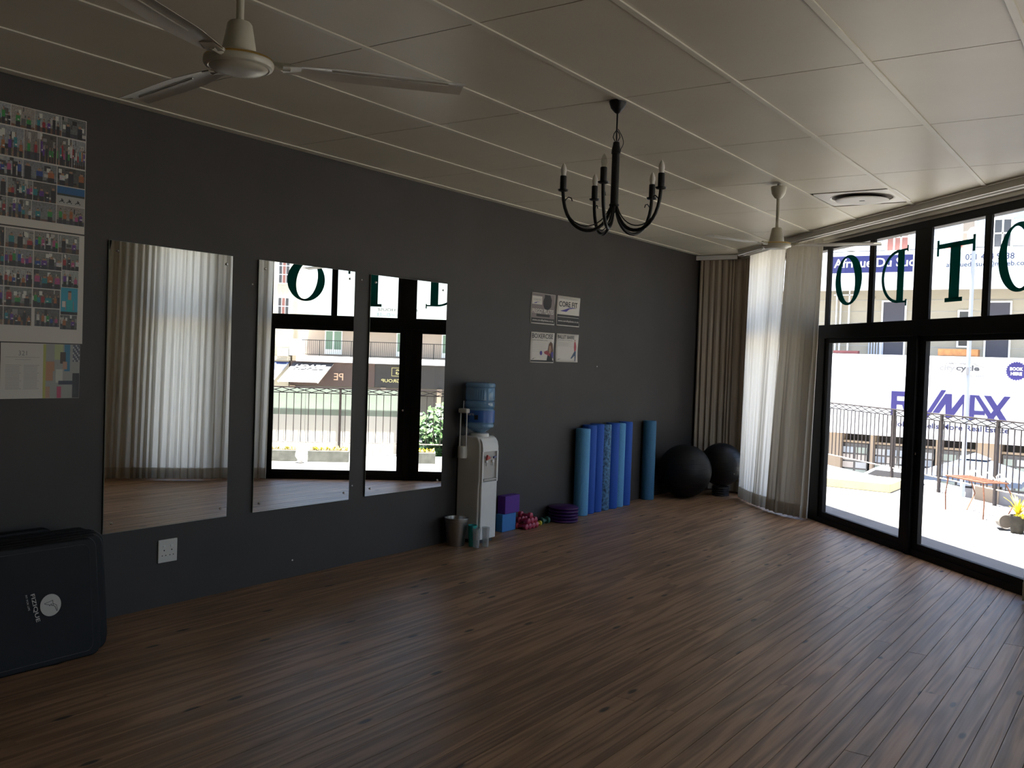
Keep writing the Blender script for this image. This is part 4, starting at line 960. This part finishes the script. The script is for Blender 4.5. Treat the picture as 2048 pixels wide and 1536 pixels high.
aa = [F(x_, z_, 41.88) for x_, z_ in ((.50, 1.85), (.60, 1.90), (.68, 1.87), (.76, 1.88), (.86, 1.82), (1.0, 1.79))]
MB().tube([(a[0], a[1], a[2]) for a in aa], .018, 6).build('logo_line', gry, bg1)
cs = F(1.785, 1.71, 41.88); star = []
for i in range(48): rr = .34 if i % 2 else .385; star.append((cs[0]+rr*math.cos(2*PI*i/48), cs[2]+rr*math.sin(2*PI*i/48)))
MB().prism(star, 41.86, 41.89, lambda a, b, c: (a, c, b)).build('starburst_sign', lavb, bg1)
text('BOOK', 'lettering', white_p, (cs[0], 41.85, cs[2]+.09), XV, ZV, width=.46, height=.13, parent=bg1, ext=.005, bold=.04); text('HERE', 'lettering', white_p, (cs[0], 41.85, cs[2]-.10), XV, ZV, width=.40, height=.13, parent=bg1, ext=.005, bold=.04)
# the large sign lettering, drawn as solid strokes: R E / M A X
_dk = [0]
def stroke(mb, P):
    _dk[0] += 1; d_ = .002*(_dk[0] % 7)
    if sum(P[i][0]*P[(i+1) % len(P)][1]-P[(i+1) % len(P)][0]*P[i][1] for i in range(len(P))) > 0: P = P[::-1]
    mb.prism([(F(x_, z_, 41.7)[0], F(x_, z_, 41.7)[2]) for x_, z_ in P], 41.66-d_, 41.70, lambda a, b, c: (a, c, b))
zt, zb = 1.04, .35; LM = MB()
for P in ([(-1.32, zb), (-1.17, zb), (-1.17, zt), (-1.32, zt)], [(-1.17, zt), (-.93, zt), (-.86, zt-.06), (-.86, zt-.14), (-1.17, zt-.14)], [(-.86, zt-.06), (-.82, zt-.12), (-.82, zt-.27), (-.97, zt-.27), (-.97, zt-.1)], [(-1.17, zt-.27), (-.82, zt-.27), (-.87, zt-.38), (-1.17, zt-.38)], [(-1.02, zt-.38), (-.87, zt-.38), (-.76, zb), (-.92, zb)],
          [(-.70, zb), (-.55, zb), (-.55, zt), (-.70, zt)], [(-.55, zt-.13), (-.42, zt-.13), (-.42, zt), (-.55, zt)], [(-.55, .63), (-.44, .63), (-.44, .75), (-.55, .75)], [(-.55, zb), (-.42, zb), (-.42, zb+.13), (-.55, zb+.13)],
          [(-.46, .33), (-.34, .33), (.10, 1.13), (-.02, 1.13)],
          [(-.22, .49), (-.05, .49), (.25, 1.03), (.09, 1.03)], [(.09, 1.03), (.25, 1.03), (.26, .55), (.11, .38)], [(.11, .38), (.28, .38), (.68, 1.03), (.52, 1.03)], [(.53, 1.03), (.68, 1.03), (.68, zb), (.53, zb)],
          [(.70, zb), (.82, zb), (.82, 1.03), (.70, 1.03)], [(.80, 1.03), (.92, 1.03), (1.36, zb), (1.22, zb)], [(.82, .50), (1.08, .50), (1.08, .61), (.82, .61)],
          [(1.04, 1.03), (1.21, 1.03), (1.64, zb), (1.47, zb)], [(1.53, 1.03), (1.68, 1.03), (1.25, zb), (1.10, zb)]):
    stroke(LM, P)
LM.build('sign_lettering', lavb, bg1)
a = F(-1.30, .09, 41.7); b = F(1.68, .09, 41.7)
text('Nobody Sells More Real Estate', 'lettering', nb, ((a[0]+b[0])/2, 41.68, a[2]+.02), XV, ZV, width=b[0]-a[0], height=.30, parent=bg1, ext=.008, bold=.02)
# shop level
for x0, x1 in ((-3.6, -2.66), (-1.84, -1.76), (-.10, .0), (.90, 1.50), (3.2, 3.9), (-6.2, -5.6)): fb(x0, -2.05, x1, -.2, 42.2, 1.2, 'column', tan, bg1)
fb(-9, -2.1, 8, -1.50, 42.4, 1.2, 'stall_riser', mat('riser_grey', (.26, .25, .25), .8), bg1)
fb(-9, -.50, 8, -.44, 42.5, .1, 'window_head', tan, bg1)
sheet0 = None; rr = random.Random(12)
sh_cols = [mat('listing_%d' % i, c_, .6) for i, c_ in enumerate([(.42, .42, .42), (.33, .36, .40), (.45, .40, .36), (.30, .34, .30)])]
for x0, x1 in ((-2.62, -1.90), (-1.72, -.14), (.04, .86), (1.56, 3.1)):
    fb(x0, -1.48, x1, -.52, 42.55, .04, 'shop_glass', dkw, bg1)
    nx_ = max(2, int((x1-x0)/.30)); dx = (x1-x0)/nx_
    for i in range(nx_):
        for j in range(4):
            z0 = -1.44+j*.215; pg = fb(x0+dx*i+.03, z0, x0+dx*(i+1)-.03, z0+.17, 42.52, .02, 'listing_sheet', rr.choice(sh_cols), bg1)
# bench, pots on the far balcony
o = fb(-.16, 2.075, .84, 2.26, 42.3, .5, 'balcony_bench', mat('varnished_wood', (.30, .13, .04), .5, var=.2), None); tag(o, 'brown wooden planter box on the balcony across the street', 'planter box')
o = fb(-3.0, 2.07, -2.3, 2.15, 42.3, .3, 'folded_chair', mat('dark_red_wood', (.16, .04, .04), .5), None); tag(o, 'dark red low bench on the far balcony, left of the box', 'bench')
o = MB().lathe([(.28, 0), (.26, .1), (.18, .2), (.05, .24)], 16, F(-2.62, 5.02, 42.3)).build('satellite_dome', greyink, smooth=True); tag(o, 'small dark dome on top of the white parapet above the blue sign', 'dome')
o = fb(-.1, 5.02, .32, 5.13, 42.2, .2, 'red_box', red_p, None); tag(o, 'red box on top of the white parapet beside the shuttered window', 'box')
# lamp post
lp = thing('street_lamp', 'tall white lamp post with a round lantern across the street', 'street lamp', (.539, 28.5, -3.62))
MB().lathe([(.075, 0), (.062, 3), (.048, 8.85)], 16).build('pole', mat('lamp_post_grey', (.30, .33, .38), .5), lp, smooth=True)
MB().lathe([(.05, 8.8), (.16, 8.88), (.185, 9.0), (.175, 9.13), (.10, 9.23), (.01, 9.25)], 20).build('lantern', white_p, lp, smooth=True)
MB().box(-.03, -.12, 5.2, .03, -.05, 5.4).build('cable_clip', greyink, lp)
# parasol
pa = thing('parasol', 'pale blue square parasol on the pavement below the balcony', 'parasol', (.30, 32.0, -3.62))
cl = mat('pale_blue_canvas', (.075, .10, .15), .8, var=.04); n = 4; vs = [(0, 0, 2.72)]; hw = 1.45
for (a, b) in ((-1, -1), (0, -1), (1, -1), (1, 0), (1, 1), (0, 1), (-1, 1), (-1, 0)): vs.append((a*hw, b*hw, 2.12 if a*b else 2.15))
MB().add(vs, [(0, i, i % 8+1) for i in range(1, 9)]).build('canopy', cl, pa).modifiers.new('s', 'SOLIDIFY').thickness = .02
MB().add([(0, 0, 2.80)]+[(a*.4, b*.4, 2.62) for a, b in ((-1, -1), (1, -1), (1, 1), (-1, 1))], [(0, 1, 2), (0, 2, 3), (0, 3, 4), (0, 4, 1)]).build('vent_cap', cl, pa)
vl = MB()
for i in range(1, 9):
    p, q_ = vs[i], vs[i % 8+1]; vl.add([p, q_, (q_[0], q_[1], q_[2]-.16), (p[0], p[1], p[2]-.16)], [(0, 1, 2, 3)])
vl.build('valance', cl, pa); MB().lathe([(.03, 0), (.03, 2.7)], 12).build('pole', white_p, pa)
for a, b in ((-1, -1), (1, -1), (1, 1), (-1, 1)): MB().tube([(0, 0, 2.70), (a*hw, b*hw, 2.11)], .012, 6).build('rib', white_p, pa)
MB().box(-.3, -.3, 0, .3, .3, .06).build('base', greyink, pa)
sg = thing('street_sign', 'red lettered board on the pavement under the pale blue parasol', 'sign', (.62, 29.6, -3.62))
MB().box(-.45, 0, .75, .45, .04, 1.15).build('board', mat('board_grey', (.35, .34, .34)), sg); text('LOUNGE', 'lettering', red_p, (0, -.005, .95), XV, ZV, width=.78, height=.24, parent=sg, ext=.004, bold=.02)
for x_ in (-.4, .4): MB().box(x_-.02, 0, 0, x_+.02, .04, .75).build('leg', greyink, sg)
# parked car across the street, seen through the railing
def car(label, loc, rz, m_):
    t = thing('parked_car', label, 'car', loc, rz)
    MB().prism([(-2.1, .28), (2.1, .28), (2.15, .62), (1.95, .82), (1.1, .92), (.65, 1.38), (-.9, 1.42), (-1.6, .98), (-2.1, .90), (-2.18, .5)], -.82, .82, lambda a, b, c: (a, c, b)).build('body', m_, t, bevel=.07, bseg=3)
    MB().prism([(.98, .92), (.62, 1.30), (-.85, 1.34), (-1.42, .98)], -.835, .835, lambda a, b, c: (a, c, b)).build('side_glass', dkw, t)
    for x_ in (-1.35, 1.35):
        for y_ in (-.74, .74):
            wl = MB().lathe([(.12, -.1), (.31, -.1), (.33, 0), (.31, .1), (.12, .1)], 20, (x_, y_, .32), 'y').build('wheel', ink, t, smooth=True)
            MB().lathe([(.02, -.112), (.2, -.105), (.2, .105), (.02, .112)], 16, (x_, y_, .32), 'y').build('hubcap', steel, wl, smooth=True)
    return t
car('white car parked in front of the shop windows', (-3.3, 39.2, -3.62), 0, mat('white_car_paint', (.75, .77, .76), .25))
car('dark car parked in the side street, seen in the mirror beside the cooler', W(1.2, 26, -3.62), math.atan2(DY, DX), mat('dark_car_paint', (.03, .035, .045), .25))

# second row of buildings, straight out from the door (seen in the mirrors)
O2 = 45
def wb_(t0, z0, t1, z1, s0, s1, name, m_, parent, bevel=0): return MB(W).box(t0, s0, z0, t1, s1, z1).build(name, m_, parent, bevel=bevel)
bg2 = thing('balcony_building', 'apartment block with dark shop fascia and a long railed balcony, seen in the mirrors', 'building')
pink = mat('pinkish_render', (.40, .32, .27), .8); gf = mat('dark_fascia', (.028, .024, .021), .6); bf_ = mat('brown_fascia', (.075, .045, .035), .6); gv = mat('pale_green_white', (.36, .41, .385), .7)
wb_(-8, 1.30, 8.0, 3.0, O2+1.8, O2+5, 'recess_wall', pink, bg2)
wb_(-8, 3.0, 7.4, 5.02, O2+.2, O2+5, 'parapet', gv, bg2)
wb_(-8, .98, 8.05, 1.32, O2-.1, O2+5, 'balcony_slab', whr, bg2)
wb_(-8, -.45, 4.6, .98, O2+.3, O2+5, 'shop_fascia', gf, bg2); wb_(4.6, -.45, 8.4, .98, O2+.25, O2+5, 'shop_fascia', bf_, bg2)
wb_(-8, -3.62, 8.4, -.45, O2+1.5, O2+5, 'shopfront', mat('shopfront_dim', (.12, .11, .09), .6), bg2)
for p in (-7.9, -4, .52, 3.9, 8.1): wb_(p, -3.62, p+.3, -.46, O2+.1, O2+.4, 'column', tan, bg2)
for a in (5.5, 2.35, -.45, -3.2, -6):
    wb_(a, 1.45, a+1.05, 2.92, O2+1.7, O2+1.8, 'door_frame', whr, bg2); wb_(a+.06, 1.75, a+.48, 2.85, O2+1.66, O2+1.7, 'door_glass', mat('green_curtain_glass', (.16, .24, .18), .2), bg2); wb_(a+.58, 1.75, a+.98, 2.85, O2+1.66, O2+1.7, 'door_glass', mat('green_curtain_glass', (.1, .2, .1)), bg2)
wb_(-8, 2.24, 8.0, 2.28, O2-.05, O2-.01, 'hand_rail', black_m, bg2); wb_(-8, 1.40, 8.0, 1.43, O2-.05, O2-.01, 'foot_rail', black_m, bg2)
q = -7.9; k = 0; b0 = None
fine = MB(W)
while q < 8.0:
    fine.box(q-.008, O2-.04, 1.40, q+.008, O2-.02, 2.24); q += .115
fine.build('balusters', black_m, bg2, kind='stuff')
for p in (-6.5, -4.6, -2.7, -.8, 1.1, 2.95, 4.85, 6.7): wb_(p-.02, 1.32, p+.02, 2.26, O2-.05, O2-.01, 'rail_post', black_m, bg2)
wb_(7.75, 1.32, 8.45, 2.3, O2-.2, O2+1.8, 'corner_pier', whr, bg2)
text('MARINE HOUSE', 'lettering', ink, W(3.35, O2+.17, 4.24), DV, ZV, width=2.4, height=.17, parent=bg2, ext=.01)
go = mat('gold_sign', (.55, .48, .20), .5)
bx = MB(W)
for (a, b, c_, d_) in ((2.8, .25, 2.83, .77), (3.56, .25, 3.59, .77), (2.8, .25, 3.59, .28), (2.8, .74, 3.59, .77)): bx.box(a, O2+.26, b, c_, O2+.3, d_)
bx.build('sign_frame', go, bg2)
text('G', 'lettering', go, W(3.20, O2+.27, .51), DV, ZV, height=.30, parent=bg2, ext=.01, bold=.02)
text('GROUP', 'lettering', go, W(3.62, O2+.27, -.03), DV, ZV, width=1.15, height=.20, parent=bg2, ext=.01, bold=.02)
text('PE', 'lettering', mat('peach_lettering', (.60, .40, .26), .6), W(5.56, O2+.22, .12), DV, ZV, height=.42, parent=bg2, ext=.01, bold=.01)
# awnings
def awning(label, t0, t1, up_m, lo_m, word):
    aw = thing('shop_awning', label, 'awning', (0, 0, 0), 0, 'awnings over the shops')
    def A_(u, v): return Vector(W(t0+(t1-t0)*u+.75*v, O2+.2-1.5*v, .92-1.12*v))
    def quad(v0, v1, nm, m_): MB().add([tuple(A_(u, v)-ZV*o_) for o_ in (0, .03) for u, v in ((0, v0), (1, v0), (1, v1), (0, v1))], [(0, 1, 2, 3), (7, 6, 5, 4), (0, 4, 5, 1), (1, 5, 6, 2), (2, 6, 7, 3), (3, 7, 4, 0)]).build(nm, m_, aw)
    quad(0, .45, 'upper_cloth', up_m); quad(.45, 1, 'lower_cloth', lo_m)
    for u in (0.02, .98): MB().tube([A_(u, 0)-ZV*.05, A_(u, 1)-ZV*.05], .035, 6).build('arm', white_p, aw)
    MB().tube([A_(0, 1), A_(1, 1)], .03, 6).build('front_bar', white_p, aw)
    if word:
        U = (A_(0, 0)-A_(0, 1)).normalized(); text(word, 'lettering', white_p, A_(.5, .27)+ZV*.05, DV, U, width=1.7, height=.46, parent=aw, ext=.006, bold=.02)
slt = mat('dark_awning', (.05, .05, .06), .8); pch = mat('peach_awning', (.30, .20, .135), .8); nvy = mat('navy_awning', (.03, .05, .14), .8)
awning('dark and peach shop awning lettered BEACH, seen in the middle mirror', 5.85, 8.2, slt, pch, 'BEACH')
awning('navy shop awning at the left edge of the middle mirror', 8.45, 10.8, nvy, whr, None)
# cream tower building at the far left of the mirror view
bg3 = thing('corner_building', 'tall cream building with red-blinded casement windows, at the left of the middle mirror', 'building')
wb_(8.5, -3.62, 20, 11, O2+.4, O2+8, 'wall', mat('cream_tower', (.50, .47, .38), .8), bg3); wb_(8.4, 1.0, 20, 1.25, O2+.1, O2+.6, 'ledge', cream, bg3); wb_(8.4, 2.0, 20, 2.15, O2+.2, O2+.6, 'ledge', cream, bg3)
for a in (8.62, 10.6, 12.6):
    for z in (3.2, 5.6, 8.0):
        w_ = wb_(a-.05, z-.05, a+.65, z+1.55, O2+.34, O2+.42, 'window', whr, bg3)
        for i in range(3):
            for j in range(3): wb_(a+i*.21, z+j*.52, a+i*.21+.17, z+j*.52+.46, O2+.31, O2+.34, 'pane', rdw if i == 1 else dkw, w_)
ac = thing('air_conditioner', 'white air-conditioning unit on the ledge of the cream building', 'air conditioner')
wb_(8.55, 1.26, 9.15, 1.72, O2-.05, O2+.3, 'casing', whr, ac)
fn = MB().lathe([(.17, 0), (.17, .01)], 20).build('fan_grille', greyink, ac); fn.matrix_local = Matrix.Translation(W(8.8, O2-.06, 1.5)) @ (-NV).to_track_quat('Z', 'Y').to_matrix().to_4x4()
# street tree seen past the door post
tre = thing('street_tree', 'leafy green street tree beyond the balcony, seen beside the cooler in the mirror', 'tree', W(.9, 14, -3.62))
MB().lathe([(.12, 0), (.07, 2.4)], 12).build('trunk', mat('bark', (.12, .08, .05), .9), tre, smooth=True)
rr = random.Random(77); mb = MB()
for _ in range(2600):
    v = Vector((rr.gauss(0, 1), rr.gauss(0, 1), rr.gauss(0, 1))).normalized()*rr.uniform(.4, 1.05); p = Vector((v.x, v.y, 3.0+v.z*.9)); a = Vector((rr.uniform(-1, 1), rr.uniform(-1, 1), rr.uniform(-.6, .6))).normalized()*.11; b = a.orthogonal().normalized()*.05
    mb.add([tuple(p-a), tuple(p+b), tuple(p+a), tuple(p-b)], [(0, 1, 2, 3)])
mb.build('foliage', leafg, tre, kind='stuff')
for o in (1,): pass
